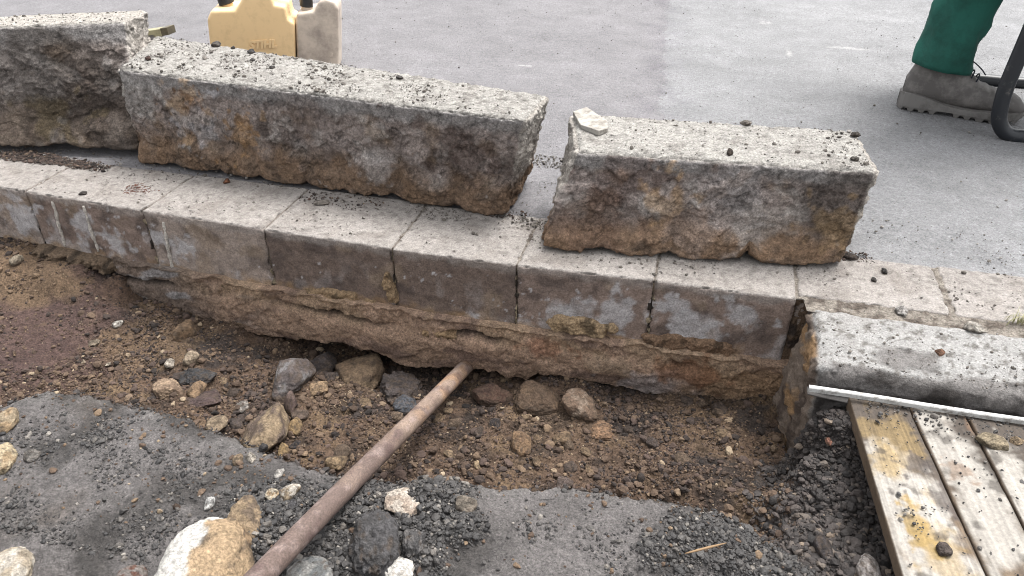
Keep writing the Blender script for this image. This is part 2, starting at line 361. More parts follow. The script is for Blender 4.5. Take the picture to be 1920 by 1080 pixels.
def block(name, corners, res, r, disp, colf, mat, parent=None, loc=None):
    c = np.array(corners, float).reshape(2, 2, 2, 3)       # [x][y][z]
    L = [np.linalg.norm(c[1, 0, 1]-c[0, 0, 1]), np.linalg.norm(c[0, 1, 1]-c[0, 0, 1]), np.linalg.norm(c[0, 0, 1]-c[0, 0, 0])]
    n = [max(2, int(l/res)) for l in L]; U, f = cube_pts(*n); p = U*L
    rv = np.array([r]*3); q = np.clip(p, rv, np.array(L)-rv); d = p-q; ln = np.linalg.norm(d, axis=1)[:, None]; nr = d/ln
    p = q+nr*r; U2 = p/L
    x, y, z = U2[:, 0:1], U2[:, 1:2], U2[:, 2:3]; P = 0
    for i in (0, 1):
        for j in (0, 1):
            for k in (0, 1): P = P+(x if i else 1-x)*(y if j else 1-y)*(z if k else 1-z)*c[i, j, k]
    ax, ay, az = c[1, 0, 1]-c[0, 0, 1], c[0, 1, 1]-c[0, 0, 1], c[0, 0, 1]-c[0, 0, 0]
    A = np.stack([ax/np.linalg.norm(ax), ay/np.linalg.norm(ay), az/np.linalg.norm(az)]); nw = nr@A
    nw /= np.linalg.norm(nw, axis=1)[:, None]
    P2 = P+disp(P, nw, U2, nr); col = colf(P, nw, U2, nr)
    return mesh_np(name, P2, f, mat, parent, True, col, loc)

# loose granite kerb stones ------------------------------------------------
def granite(name, cor, seed, label, lobes, stains, top=(216, 211, 203), front=(144, 132, 126), res=.0027, browncol=(118, 94, 72), dirtamt=1.0, topdirt=.25):
    def disp(P, nw, U, nr):
        ft = sst(-nr[:, 1], .3, .8); tp = sst(nr[:, 2], .3, .8); sd = sst(np.abs(nr[:, 0]), .3, .8); bt = sst(-nr[:, 2], .3, .9)
        v1, _ = facet(P*np.array([1, 1, 1.3]), 16, seed, .9); v2, _ = facet(P, 42, seed+1, .8); v3, _ = facet(P, 105, seed+2, .8)
        rough = v1*.0062+v2*.0040+v3*.0024+fbm(P, 60, 4, seed+3)*.0035
        smooth = fbm(P, 25, 3, seed)*.0018+fbm(P, 120, 3, seed+5)*.0011
        amp = np.clip(1-tp, 0, 1)*(1-.72*ft*sst(U[:, 2], .80, .92))
        rough = rough*(1-.35*ft*(1-sst(U[:, 2], .25, .5))); d = rough*amp+smooth*(1-amp)
        rim = tp*(1-sst(np.minimum(np.minimum(U[:, 0], 1-U[:, 0])*4, np.minimum(U[:, 1], 1-U[:, 1])), .0, .10)); d = d-.004*rim*np.abs(fbm(P, 40, 4, seed+6))*3
        out = nw*d[:, None]
        # scallops where the stone was split along its lower edge
        a = 0
        for (u0, w, h) in lobes:
            t = np.clip(1-((U[:, 0]-u0)/w)**2, 0, 1); hh = h*np.sqrt(t)
            tt = t**.33; a = np.maximum(a, tt*sst(h*t**.3-U[:, 2]+.05*fbm(P, 14, 3, seed+8), -.05, .12))
        low = 1-sst(U[:, 2], .30, .5)
        out[:, 1] -= (.019*a-.010*low)*ft
        out[:, 2] += (1-sst(U[:, 2], 0, .25))*(.026*(1-a)+.007*fbm(P, 16, 4, seed+7))*np.clip(ft+bt, 0, 1)*(U[:, 1] < .6)
        return out
    def colf(P, nw, U, nr):
        ft = sst(-nr[:, 1], .3, .8); tp = sst(nr[:, 2], .45, .8)
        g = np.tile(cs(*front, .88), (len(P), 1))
        g = mixc(g, cs(98, 86, 80, 1.0), sst(fbm(P, 13, 5, seed+10), .0, .5)*.85)
        g = mixc(g, cs(176, 168, 162, 1.0), sst(fbm(P, 17, 5, seed+11), .12, .5)*.8)
        g = mixc(g, cs(146, 122, 96, 1.1), sst(fbm(P, 10, 5, seed+12), .12, .5)*.5)
        band = sst(U[:, 2]+.05*fbm(P, 14, 4, seed+13), .80, .90); g = mixc(g, cs(152, 148, 146, 1.15), band*.9)
        bz = 1-sst(U[:, 2]+.16*fbm(P, 9, 5, seed+14), .22, .46)
        br = mixc(np.tile(cs(*browncol, .85), (len(P), 1)), cs(94, 76, 60, .9), sst(fbm(P, 22, 5, seed+15), -.1, .5)*.8)
        g = mixc(g, np.asarray(br), bz*.9*dirtamt)
        for (p, r, c, s) in stains: g = mixc(g, cs(*c, 1.15), s*.7*blob(P, p, r, seed+16, 1.0))
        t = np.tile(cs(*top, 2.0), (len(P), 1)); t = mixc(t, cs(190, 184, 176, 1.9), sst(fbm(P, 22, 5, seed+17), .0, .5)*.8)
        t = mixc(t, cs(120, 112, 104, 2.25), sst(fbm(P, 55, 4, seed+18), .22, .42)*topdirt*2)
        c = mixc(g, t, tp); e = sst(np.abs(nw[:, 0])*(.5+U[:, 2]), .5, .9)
        c = mixc(c, cs(200, 192, 182, 1.3), e*.8*sst(U[:, 2]+.25*fbm(P, 12, 4, seed+19), .15, .5))
        k1, b1_ = facet(P, 50, seed+30, .6); k2, _ = facet(P, 130, seed+31, .6)
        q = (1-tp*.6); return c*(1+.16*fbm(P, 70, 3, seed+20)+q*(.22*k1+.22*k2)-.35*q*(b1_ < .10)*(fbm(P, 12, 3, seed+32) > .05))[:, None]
    loc = tuple(np.array(cor[0])*1.0)
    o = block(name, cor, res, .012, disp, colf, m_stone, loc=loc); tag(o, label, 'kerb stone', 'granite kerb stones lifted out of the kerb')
    return o
def corners(BFL, BFR, BBL, BBR, TFL, TFR, TBL, TBR): return [BFL, TFL, BBL, TBL, BFR, TFR, BBR, TBR]
def sh(p, dx, dy, z=None): return (p[0]+dx, p[1]+dy, p[2] if z is None else z)
def lerp(a, b, t): return tuple(a[i]*(1-t)+b[i]*t for i in range(3))
# middle stone
H2 = .235
b0, b1 = at(264, 303, 0), at(946, 405, 0)
mid = corners(b0, b1, sh(b0, .03, .19), at(990, 335, 0), at(217, 128, H2), at(990, 226, H2), at(292, 64, H2), at(1030, 178, H2))
lob = [(.04, .09, .20), (.175, .085, .34), (.30, .065, .30), (.42, .08, .40), (.545, .06, .26), (.66, .075, .44), (.80, .085, .28), (.945, .075, .36)]
def fpt(cor, u, w): a = lerp(cor[0], cor[4], u); b = lerp(cor[1], cor[5], u); return lerp(a, b, w)
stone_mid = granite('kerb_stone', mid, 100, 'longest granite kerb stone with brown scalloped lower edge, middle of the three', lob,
    [(fpt(mid, .17, .70), .055, (196, 164, 128), .9), (fpt(mid, .20, .73), .03, (150, 108, 66), .9), (fpt(mid, .33, .6), .025, (178, 138, 92), .9), (fpt(mid, .32, .45), .035, (184, 142, 92), .8), (fpt(mid, .20, .52), .05, (188, 186, 190), .8),
     (fpt(mid, .68, .40), .05, (190, 182, 178), .8), (fpt(mid, .88, .6), .06, (92, 72, 64), .8), (fpt(mid, .03, .75), .07, (176, 172, 168), .9), (fpt(mid, .5, .65), .08, (150, 136, 130), .6)])
# right stone
H3 = .2
b0, b1 = at(1008, 468, 0), at(1572, 502, 0)
rgt = corners(b0, b1, sh(b0, .0, .20), sh(b1, .03, .20), at(1082, 283, H3), at(1652, 322, H3), at(1072, 210, H3), at(1605, 243, H3))
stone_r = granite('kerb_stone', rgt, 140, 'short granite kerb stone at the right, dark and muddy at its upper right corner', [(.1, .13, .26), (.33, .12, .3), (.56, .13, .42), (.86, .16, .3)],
    [(fpt(rgt, .93, .75), .09, (78, 68, 62), .95), (fpt(rgt, .5, .9), .03, (84, 72, 64), .8), (fpt(rgt, .2, .8), .06, (104, 84, 78), .8), (fpt(rgt, .36, .58), .04, (190, 152, 104), .7), (fpt(rgt, .6, .62), .06, (170, 164, 162), .85),
     (fpt(rgt, .7, .4), .06, (192, 182, 174), .85), (fpt(rgt, .5, .35), .06, (182, 160, 146), .7), (fpt(rgt, .12, .3), .09, (134, 106, 88), .8), (fpt(rgt, .93, .42), .05, (172, 142, 100), .7), (fpt(rgt, .55, .75), .06, (160, 152, 150), .6)], browncol=(128, 102, 78), top=(222, 217, 209), topdirt=.15)
# left stone
H1 = .3
b1 = at(266, 284, .012); b0 = at(-330, 262, .012)
t1 = at(238, 40, H1); dirv = np.array(at(0, 50, H1))-np.array(t1); t0 = tuple(np.array(t1)+dirv*2.4)
lef = corners(b0, b1, sh(b0, 0, .16), sh(b1, -.05, .16), t0, t1, sh(t0, 0, .125), at(276, 17, H1))
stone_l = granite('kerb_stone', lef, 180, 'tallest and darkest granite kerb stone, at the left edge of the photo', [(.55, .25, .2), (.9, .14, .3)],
    [(fpt(lef, .78, .45), .14, (74, 64, 56), .9), (fpt(lef, .9, .25), .1, (80, 70, 64), .9), (fpt(lef, .72, .3), .06, (112, 98, 70), .7), (fpt(lef, .65, .65), .1, (140, 134, 130), .6)], front=(118, 108, 102), browncol=(112, 96, 78), dirtamt=.6)

# ------------------------------------------------------------ gutter blocks
def gutter_block(x0, x1, y0, y1, yb, z, seed, label, face='dark', zb=-.15):
    g = .0012; cor = corners((x0+g, y0, zb), (x1-g, y1, zb), (x0+g, yb, zb), (x1-g, yb, zb), (x0+g, y0, z), (x1-g, y1, z+.0006*(seed % 3)), (x0+g, yb, z), (x1-g, yb, z))
    def disp(P, nw, U, nr):
        ft = sst(-nr[:, 1], .3, .9); d = fbm(P, 20, 4, seed)*.0014+fbm(P, 120, 3, seed+1)*.0008+ft*(fbm(P, 40, 4, seed+2)*.0022)
        chip = (np.abs(nr).max(1) < .97)*np.maximum(fbm(P, 55, 3, seed+3)-.12, 0)*.018
        return nw*(d-chip)[:, None]
    def colf(P, nw, U, nr):
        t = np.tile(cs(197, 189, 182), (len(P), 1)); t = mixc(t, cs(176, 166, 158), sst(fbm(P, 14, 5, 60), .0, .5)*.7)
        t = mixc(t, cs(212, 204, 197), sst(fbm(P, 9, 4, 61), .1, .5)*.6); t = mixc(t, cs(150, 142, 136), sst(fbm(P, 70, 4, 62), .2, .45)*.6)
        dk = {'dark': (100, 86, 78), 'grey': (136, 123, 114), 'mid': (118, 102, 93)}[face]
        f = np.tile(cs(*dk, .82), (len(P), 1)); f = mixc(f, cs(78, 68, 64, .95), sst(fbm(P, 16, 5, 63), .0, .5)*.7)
        Q = P*np.array([1, 1, .55]); st = sst(fbm(Q, 20, 5, 64+seed % 5), .08, .30)*sst(-P[:, 2], .03, .09)
        amt = {'dark': .25, 'grey': .8, 'mid': .8}[face]; f = mixc(f, cs(172, 168, 168, 1.05), st*amt*.7)
        f = mixc(f, cs(140, 122, 104, 1.0), sst(fbm(P, 12, 5, 66), .18, .5)*.55)
        for (bx_, by_, br_) in ((1150, 585, .036), (1290, 600, .040), (1395, 590, .032), (1060, 585, .018), (885, 592, .022), (985, 605, .018), (345, 462, .026), (150, 425, .034), (30, 415, .045), (296, 445, .022), (215, 455, .03)):
            q_ = at_plane(bx_, by_, (0, 1.216), 0); f = mixc(f, cs(172, 169, 170, 1.0), .8*blob(P, (q_[0], 1.216, q_[1]), br_, 69, 1.1, (1, 3, 1)))
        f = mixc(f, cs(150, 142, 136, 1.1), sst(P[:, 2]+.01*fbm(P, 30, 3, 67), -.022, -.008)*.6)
        f = mixc(f, cs(150, 122, 90, 1.1), (1-sst(P[:, 2]+.03*fbm(P, 22, 4, 68), -.155, -.128))*.8)
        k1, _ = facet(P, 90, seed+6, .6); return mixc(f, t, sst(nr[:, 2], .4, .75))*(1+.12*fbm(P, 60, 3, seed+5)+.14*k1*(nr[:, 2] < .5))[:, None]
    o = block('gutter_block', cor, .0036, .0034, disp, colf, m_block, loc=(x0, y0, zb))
    tag(o, label, 'paving block', 'concrete gutter blocks in a row')
faces = ['grey', 'grey', 'mid', 'grey', 'dark', 'dark', 'mid', 'mid']
lab = ['concrete gutter block at the far left end, its front mostly buried by soil',
 'concrete gutter block at the left edge with a pale grey front',
 'concrete gutter block with two pale vertical mortar ridges on its brown front',
 'gutter block with one white vertical streak, under the middle stone left end',
 'dark-fronted gutter block below the middle stone, left of the sandy mortar cone',
 'dark-fronted gutter block right of the sandy mortar cone',
 'gutter block with a big pale patch, below the left half of the right-hand stone',
 'last open-fronted concrete gutter block, beside the white kerb end']
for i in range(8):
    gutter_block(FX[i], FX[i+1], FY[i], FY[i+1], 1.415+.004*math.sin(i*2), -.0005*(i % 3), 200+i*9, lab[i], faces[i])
rb = [(.2155, .474, 'concrete gutter block directly behind the left end of the set kerb'), (.48, .745, 'concrete gutter block behind the kerb, right of the widest sandy joint'), (.75, 1.01, 'gutter block behind the set kerb with grass at its front')]
for i, (a, b_, l) in enumerate(rb): gutter_block(a, b_, 1.236+.012*i*.5, 1.242+.012*i*.5, 1.412+.004*i, 0.0, 300+i*9, l, 'grey')

def joint_fill():
    xs = np.arange(-2.4, 1.6, .004); ys = np.arange(1.19, 1.411, .004)
    X, Y = np.meshgrid(xs, ys, indexing='ij'); s_ = X.shape; X, Y = X.ravel(), Y.ravel(); P = V3(X, Y)
    Z = -.0030+.0016*fbm(P, 30, 3, 70)+.0012*fbm(P, 130, 3, 71); Y2 = np.maximum(Y, frontY(X)+.006+.001*fbm(P, 60, 2, 72)); Y2 = np.where(X > .225, Y, Y2)
    Z = np.where(X > .22, Z+.001, Z)
    c = mixc(np.tile(cs(172, 162, 150), (len(P), 1)), cs(118, 106, 96), sst(fbm(P, 40, 4, 73), -.1, .4))
    # front apron of the fill down the open joints
    o = mesh_np('joint_sand', V3(X, Y2, Z), gridf(*s_), m_soil, col=c); tag(o, kind='stuff')
    tag(o, 'brown sand and grit filling the joints between the gutter blocks', 'sand')
joint_fill()
for i in range(1, 8):
    x = FX[i]; zz = np.linspace(-.15, -.004, 50); xx = np.linspace(-.005, .005, 7)
    A, B = np.meshgrid(xx, zz, indexing='ij'); s_ = A.shape; A, B = A.ravel(), B.ravel(); P = V3(A+x, 0*A, B)
    w = (.35+.65*sst(fbm(P, 30, 3, 75), -.3, .3)); Y = FY[i]+.006-.007*sst(fbm(P, 60, 3, 76), -.1, .4)*(B < -.02)
    c = mixc(np.tile(cs(164, 148, 122, 1.1), (len(P), 1)), cs(60, 52, 46, 1.1), sst(fbm(P, 45, 3, 77), -.1, .3))
    o = mesh_np('joint_mortar', V3(x+A*w*1.3, Y, B), gridf(*s_), m_bed, col=c)
    tag(o, 'crumbling strip of sandy mortar in a front joint between two gutter blocks', 'mortar', 'mortar strips in the front joints')

# ------------------------------------------------------------ concrete foundation under the blocks
def foundation():
    bx = [-1.30, -1.285, -1.254, -1.013, -.936, -.83, -.767, -.70, -.636, -.56, -.512, -.47, -.424, -.35, -.287, -.26, -.178, -.044, .051, .141, .24]
    bz = [-.19, -.19, -.25, -.268, -.285, -.272, -.264, -.258, -.262, -.287, -.287, -.278, -.268, -.268, -.280, -.25, -.253, -.263, -.256, -.25, -.24]
    xs = np.arange(-1.292, .236, .003); nf = 48; nb = 70
    X = xs[:, None]*np.ones((1, nf+nb)); zb = np.interp(xs, bx, bz)[:, None]+(.006*fbm(V3(xs, 0*xs), 22, 4, 80))[:, None]
    t = np.linspace(0, 1, nf)[None, :]; Z = np.zeros_like(X); Y = np.zeros_like(X)
    Z[:, :nf] = -.143+(zb+.143)*t; Y[:, :nf] = frontY(xs)[:, None]-.004
    tb = np.linspace(0, 1, nb+1)[1:][None, :]; Z[:, nf:] = zb+.012*tb; Y[:, nf:] = frontY(xs)[:, None]-.004+tb*.22
    Z[:, :nf] += (1-sst(t, 0, .30))*(.004+.014*fbm(V3(xs, 0*xs), 13, 5, 93)[:, None])*(t > .005)
    s_ = X.shape; X, Y, Z = X.ravel(), Y.ravel(), Z.ravel(); P = V3(X, Y, Z)
    T = (np.ones((len(xs), 1))*np.concatenate([t, np.ones((1, nb))], 1)).ravel(); TB = (np.ones((len(xs), 1))*np.concatenate([np.zeros((1, nf)), tb], 1)).ravel()
    v1, _ = facet(P*np.array([.8, 1, 1]), 22, 81, .8); v2, _ = facet(P, 60, 82, .8)
    layer = np.interp(X, [-1.3, -.9, -.6, -.3, .0, .2], [-.20, -.185, -.20, -.185, -.185, -.2])+.012*fbm(V3(X, 0*X), 9, 4, 83)
    up = sst(Z-layer, -.012, .010)                      # the ragged upper mortar layer sticks out over a black crack
    crack = np.exp(-((Z-layer-.012)/.0055)**2)*np.clip(sst(fbm(V3(X, 0*X), 5, 3, 84), .0, .25)+np.exp(-((X+.72)/.12)**2)+np.exp(-((X+.38)/.05)**2), 0, 1)
    out = -.012+up*(.001+.006*sst(fbm(P, 16, 4, 85), 0, .5))+.0035*v1+.0035*v2+.008*fbm(P, 13, 4, 79)+.004*ridge(P, 55, 3, 86)*up-.008*np.sin(np.clip(T, 0, 1)*3.14)*.6-.010*(1-sst(T, 0, .10))
    out = out+.020*crack
    out = out+.012*(1-sst(Z, -.15, -.143))*0
    out = np.where(T < .012, .022, out); Y2 = Y+np.where(TB > 0, 0, out); k = np.where(TB > 0, (1-sst(TB, 0, .15)), 0); Y2 = Y2-.012*k
    Z2 = Z+.006*fbm(P, 35, 4, 87)*(T >= 1)+(TB > 0)*.004*v1
    X2 = X.copy(); P2 = V3(X2, Y2, Z2)
    c = mixc(np.tile(cs(164, 136, 114, .85), (len(P), 1)), cs(124, 102, 90, .9), sst(fbm(P*np.array([.6, 1, 1.4]), 15, 5, 88), -.05, .5)*.9)
    c = mixc(c, cs(180, 152, 124, 1.0), up*sst(fbm(P, 13, 5, 89), -.15, .3)*.85)
    c = mixc(c, cs(128, 114, 104, 1.15), sst(-X, .95, 1.15)*.8)
    c = mixc(c, cs(176, 172, 172, 1.15), sst(-X, .85, 1.1)*sst(fbm(P*np.array([.6, 1, 2]), 12, 4, 97), .12, .4)*.8)
    for (x, z, r, s, cc) in ((-.02, -.235, .05, .85, (176, 164, 160)), (.06, -.225, .06, .5, (150, 132, 122)), (-.12, -.2, .04, .6, (180, 156, 130)), (.17, -.21, .07, .7, (164, 132, 96)), (.05, -.19, .05, .8, (150, 108, 78)), (-.25, -.18, .03, .6, (170, 120, 90))):
        c = mixc(c, cs(*cc, 1.15), s*blob(P, (x, 1.2, z), r, 90, .8, (1.6, 1, .7)))
    c = mixc(c, cs(44, 40, 40, 1.15), crack*.95); c = c*(1+.18*fbm(P, 60, 3, 91)+.18*v2+.15*facet(P, 140, 92)[0])[:, None]
    o = mesh_np('concrete_foundation', P2, gridf(*s_)[:, ::-1], m_bed, col=c); tag(o, 'brown ragged concrete bed under the row of gutter blocks, cracked and undermined', 'foundation')
foundation()
# cone of sandy mortar and clods smeared over the block faces
def smear(px, py, w, h, seed, label, col=(170, 142, 108), depth=.012, tri=False, z0=-.12, sag=0):
    o = (-.573, 1.203); s0, zc = at_plane(px, py, (0, 1.205), 0)
    nu, nv = int(w/.002), int(h/.002); u, v = np.meshgrid(np.linspace(-1, 1, nu), np.linspace(-1, 1, nv), indexing='ij'); s_ = u.shape; u, v = u.ravel(), v.ravel()
    X = s0+u*w/2*((1-.85*(v+1)/2) if tri else 1); Z = zc+v*h/2; P = V3(X, 1.2+0*X, Z)
    rr = u*u*.9+v*v*.9+.75*fbm(P, 26, 4, seed)*(1-.6*np.maximum(u*u, v*v)); m_ = 1-sst(rr, .25, .72)
    Y = frontY(X)+.016-m_*(.010+depth+.5*depth*fbm(P, 45, 4, seed+1)+.3*depth*ridge(P, 90, 3, seed+2))-.004
    c = mixc(np.tile(cs(*col, 1.15), (len(P), 1)), cs(*[x*.66 for x in col], 1.15), sst(fbm(P, 40, 5, seed+3), 0, .5))
    q = mesh_np('mortar_smear', V3(X, Y, Z+sag*m_), gridf(*s_), m_bed, col=c); tag(q, label, 'mortar', 'sandy mortar stuck to the block fronts')
smear(730, 540, .075, .115, 400, 'cone of sandy mortar smeared over the joint between two dark gutter blocks', tri=True)
smear(640, 555, .21, .045, 410, 'ragged ledge of sandy mortar left of the mortar cone')
smear(430, 540, .09, .05, 420, 'sandy mortar lump under the gutter block with one white streak', (164, 140, 110))
smear(830, 622, .11, .05, 430, 'pale crumbly mortar lump hanging over the pipe end', (186, 154, 116), .02)
smear(1085, 612, .20, .05, 440, 'pale crumbly mortar band below the block with the big pale patch', (184, 156, 120), .014)
smear(1300, 655, .26, .05, 450, 'reddish brown mortar band beside the kerb corner', (150, 120, 94), .012)
smear(120, 488, .40, .05, 460, 'brown clods clinging under the leftmost block fronts', (128, 108, 88), .03)
A, B = np.meshgrid(np.linspace(-.012, .016, 12), np.linspace(-.27, -.004, 90), indexing='ij'); s_ = A.shape; A, B = A.ravel(), B.ravel(); P = V3(A+.222, 0*A, B)
tag(mesh_np('packed_soil', V3(A+.222, 1.236-.010*sst(-B, .03, .2)-.010*fbm(P, 30, 4, 470)-.004*ridge(P, 80, 3, 471), B), gridf(*s_), m_soil, col=mixc(np.tile(cs(112, 92, 74, 1.1), (len(P), 1)), cs(66, 56, 50, 1.1), sst(fbm(P, 30, 4, 472), -.1, .4))), 'dark packed soil in the slot between the last open block and the set kerb', 'soil')
# pale vertical mortar ridges on the left blocks
for (x0, y0, x1, y1, l) in ((98, 378, 122, 462, 'thin pale vertical mortar ridge, leftmost of four'), (158, 385, 186, 470, 'pale vertical mortar ridge, second from the left'), (312, 412, 330, 505, 'longest pale vertical mortar ridge, right of a block joint')):
    a = at_plane(x0, y0, (0, 1.226), 0); b_ = at_plane(x1, y1, (0, 1.226), 0); y = float(frontY(a[0]))-.001
    pts = [(a[0]+(b_[0]-a[0])*t, y+.0012*math.sin(t*9), a[1]+(b_[1]-a[1])*t) for t in np.linspace(0, 1, 24)]
    q = tube('mortar_ridge', pts, [.0028+.0018*math.sin(i*.7)**2 for i in range(24)], m_bed, wob=.3, n=10, col=lambda v: np.tile(cs(214, 206, 196, 1.0), (len(v), 1))*(1+.2*fbm(v, 90, 3, 5))[:, None])
    tag(q, l, 'mortar', 'pale mortar ridges on the block fronts')

# ------------------------------------------------------------ set kerb stone at the right
def kerb():
    x0, x1 = .232, 1.25; y0, y1 = 1.028, 1.205
    cor = corners((x0+.022, y0-.005, -.27), (x1, y0, -.27), (x0-.03, y1, -.27), (x1, y1, -.27), (x0, y0, .0), (x1, y0+.006, .0), (x0-.002, y1, .004), (x1, y1+.012, .004))
    def disp(P, nw, U, nr):
        ft = sst(-nr[:, 1], .2, .8); sd = sst(-nr[:, 0], .4, .8)
        d = fbm(P, 22, 4, 500)*.003+fbm(P, 120, 3, 501)*.0012+sd*(.005*facet(P, 20, 502)[0]+.004*facet(P, 50, 503)[0])+ft*.004*facet(P, 30, 504)[0]
        return nw*d[:, None]
    def colf(P, nw, U, nr):
        t = np.tile(cs(200, 198, 195), (len(P), 1)); t = mixc(t, cs(190, 186, 182), sst(fbm(P, 16, 5, 505), .02, .5)*.6); t = mixc(t, cs(130, 124, 118), sst(fbm(P, 75, 4, 506), .2, .4)*.8)
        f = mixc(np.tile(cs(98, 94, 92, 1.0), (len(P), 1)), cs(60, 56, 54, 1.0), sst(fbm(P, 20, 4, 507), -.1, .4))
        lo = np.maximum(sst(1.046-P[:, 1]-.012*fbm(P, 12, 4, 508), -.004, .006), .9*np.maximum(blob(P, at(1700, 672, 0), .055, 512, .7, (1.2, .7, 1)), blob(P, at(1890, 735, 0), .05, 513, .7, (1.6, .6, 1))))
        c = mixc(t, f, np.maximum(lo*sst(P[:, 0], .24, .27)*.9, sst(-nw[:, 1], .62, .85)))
        e = mixc(np.tile(cs(122, 108, 96, 1.1), (len(P), 1)), cs(84, 72, 64, 1.1), sst(fbm(P*np.array([1, 1, .4]), 24, 4, 509), -.1, .4)); e = mixc(e, cs(160, 126, 86, 1.1), sst(fbm(P, 14, 4, 510), .1, .4)*.8)
        return mixc(c, e, sst(-nw[:, 0], .55, .9))*(1+.12*fbm(P, 60, 3, 511))[:, None]
    c = block('set_kerb_stone', cor, .0036, .022, disp, colf, m_block, loc=(x0, y0, -.27)); tag(c, 'whitish lowered kerb stone still set in place, its rough brown end facing the trench', 'kerb stone')
kerb()

# ------------------------------------------------------------ boards and white strip
ZB = -.04
def boards():
    root = empty('wooden_pallet', at(1750, 900, ZB-.1), 'weathered wooden board platform with pale and yellow stains, lying beside the trench', 'pallet')
    o0 = np.array(root.location)
    ln = [((1590, 740), (1692, 1080)), ((1700, 750), (1853, 1080)), ((1811, 775), (1966, 1080)), ((1922, 797), (2130, 1150)), ((2060, 820), (2300, 1180))]
    L = []
    for a, b in ln:
        p = np.array(at(*a, ZB)); q = np.array(at(*b, ZB)); d = (q-p)/np.linalg.norm(q-p)
        p = p+d*((1.018-p[1])/d[1]); q = p+d*.78; L.append((p, q))
    labs = ['leftmost board, yellow and white stained', 'second board with a large whitish stain', 'third board from the left, pale stain near its far end', 'board at the right edge of the photo']
    for i in range(4):
        (p0, q0), (p1, q1) = L[i], L[i+1]
        g = .0012; w = (p1-p0)/np.linalg.norm(p1-p0)*g; th = .023; dz = np.array([0, 0, -th])
        zz = np.array([0, 0, .0015*((i*7) % 3-1)]); st = (0, 0, 0)
        nearl, farl, nearr, farr = q0+w+zz, p0+w+zz, q1-w+zz, p1-w+zz
        cor = corners(nearl+dz, nearr+dz, farl+dz, farr+dz, nearl, nearr, farl, farr)
        def disp(P, nw, U, nr, i=i):
            gr = fbm(np.stack([U[:, 0]*8, U[:, 1]*1.2, U[:, 2]*.2+i], 1), 4, 4, 600+i)
            d = gr*.0006-.003*(np.abs(nr).max(1) < .95)*np.maximum(fbm(P, 30, 3, 601+i), 0)
            return nw*d[:, None]
        def colf(P, nw, U, nr, i=i):
            n_ = len(P); G = np.stack([U[:, 0]*1.0, U[:, 1]*.10, 0*U[:, 0]+i*3], 1)
            gr = fbm(G, 22, 4, 602+i); c = mixc(np.tile(cs(172, 147, 120), (n_, 1)), cs(130, 108, 88), sst(gr, -.2, .4)*.8)
            c = mixc(c, cs(112, 104, 98), sst(U[:, 1]+.2*fbm(P, 9, 4, 603+i), .60, .88)*.75)
            pale = {0: [((1600, 870), .05), ((1660, 960), .055), ((1700, 880), .02)], 1: [((1740, 805), .03), ((1780, 850), .04), ((1830, 900), .035), ((1870, 990), .05)], 2: [((1880, 880), .035), ((1910, 930), .03), ((1960, 1000), .05)], 3: [((2050, 950), .1)]}[i]
            if i == 0: pale = [((1670, 880), .035), ((1700, 930), .05), ((1760, 1050), .05), ((1720, 985), .05)]
            for (px, r) in pale: c = mixc(c, cs(240, 232, 220), .95*blob(P, at(*px, ZB), r, 604+i, .7, (1, 1.6, 1)))
            if i == 0:
                for (px, r, s) in (((1720, 985), .022, .85), ((1745, 1010), .02, .6), ((1680, 830), .05, .45), ((1660, 860), .02, .5), ((1770, 1040), .03, .5)): c = mixc(c, cs(222, 184, 104), s*blob(P, at(*px, ZB), r, 605, .8, (1, 1.5, 1)))
                for (px, r) in (((1790, 940), .03), ((1720, 870), .02)): c = mixc(c, cs(118, 106, 100), .8*blob(P, at(*px, ZB), r, 606, .9))
            if i == 1:
                for (px, r) in (((1830, 800), .02), ((1800, 880), .02)): c = mixc(c, cs(182, 142, 108), .6*blob(P, at(*px, ZB), r, 606, .9))
            c = mixc(c, cs(104, 94, 86), sst(fbm(P, 26, 5, 607), .22, .5)*.7)
            c = mixc(c, cs(86, 76, 68), sst(np.abs(U[:, 0]-.5), .475, .497)*.5)
            c = mixc(c, cs(132, 112, 92, 1.3), sst(-nr[:, 0], .5, .9))
            gl = fbm(np.stack([U[:, 0]*1.0, U[:, 1]*.035, 0*U[:, 0]+i*3], 1), 60, 4, 612+i); c = c*.64; return c*(1+.22*gr+.38*gl)[:, None]
        b = block('board', [tuple(x) for x in cor], .0026, .002, disp, colf, m_wood, parent=root, loc=tuple(o0)); b.location = (0, 0, 0); b['label'] = labs[i]
    for k, t in enumerate((.12, .62)):                   # cross battens under the boards
        a = L[0][0]*(1-t)+L[0][1]*t; b = L[4][0]*(1-t)+L[4][1]*t; d = (b-a)/np.linalg.norm(b-a); n_ = np.array([-d[1], d[0], 0])*.04
        a = a+d*.045; top = np.array([0, 0, -.026]); bot = np.array([0, 0, -.10])
        cor = corners(a-n_+bot, b-n_+bot, a+n_+bot, b+n_+bot, a-n_+top, b-n_+top, a+n_+top, b+n_+top)
        q = block('batten', [tuple(x) for x in cor], .02, .002, lambda P, nw, U, nr: nw*0, lambda P, nw, U, nr: np.tile(cs(110, 92, 76), (len(P), 1)), m_wood, parent=root, loc=tuple(o0)); q.location = (0, 0, 0)
boards()
m_white = M_plain('white_plastic', (.44, .44, .43), .6, dirt=(.16, .145, .13), ds=70, dr=(.47, .66))
m_dgrey = M_plain('grey_metal', (.16, .15, .15), .5, dirt=(.07, .06, .06), ds=50)
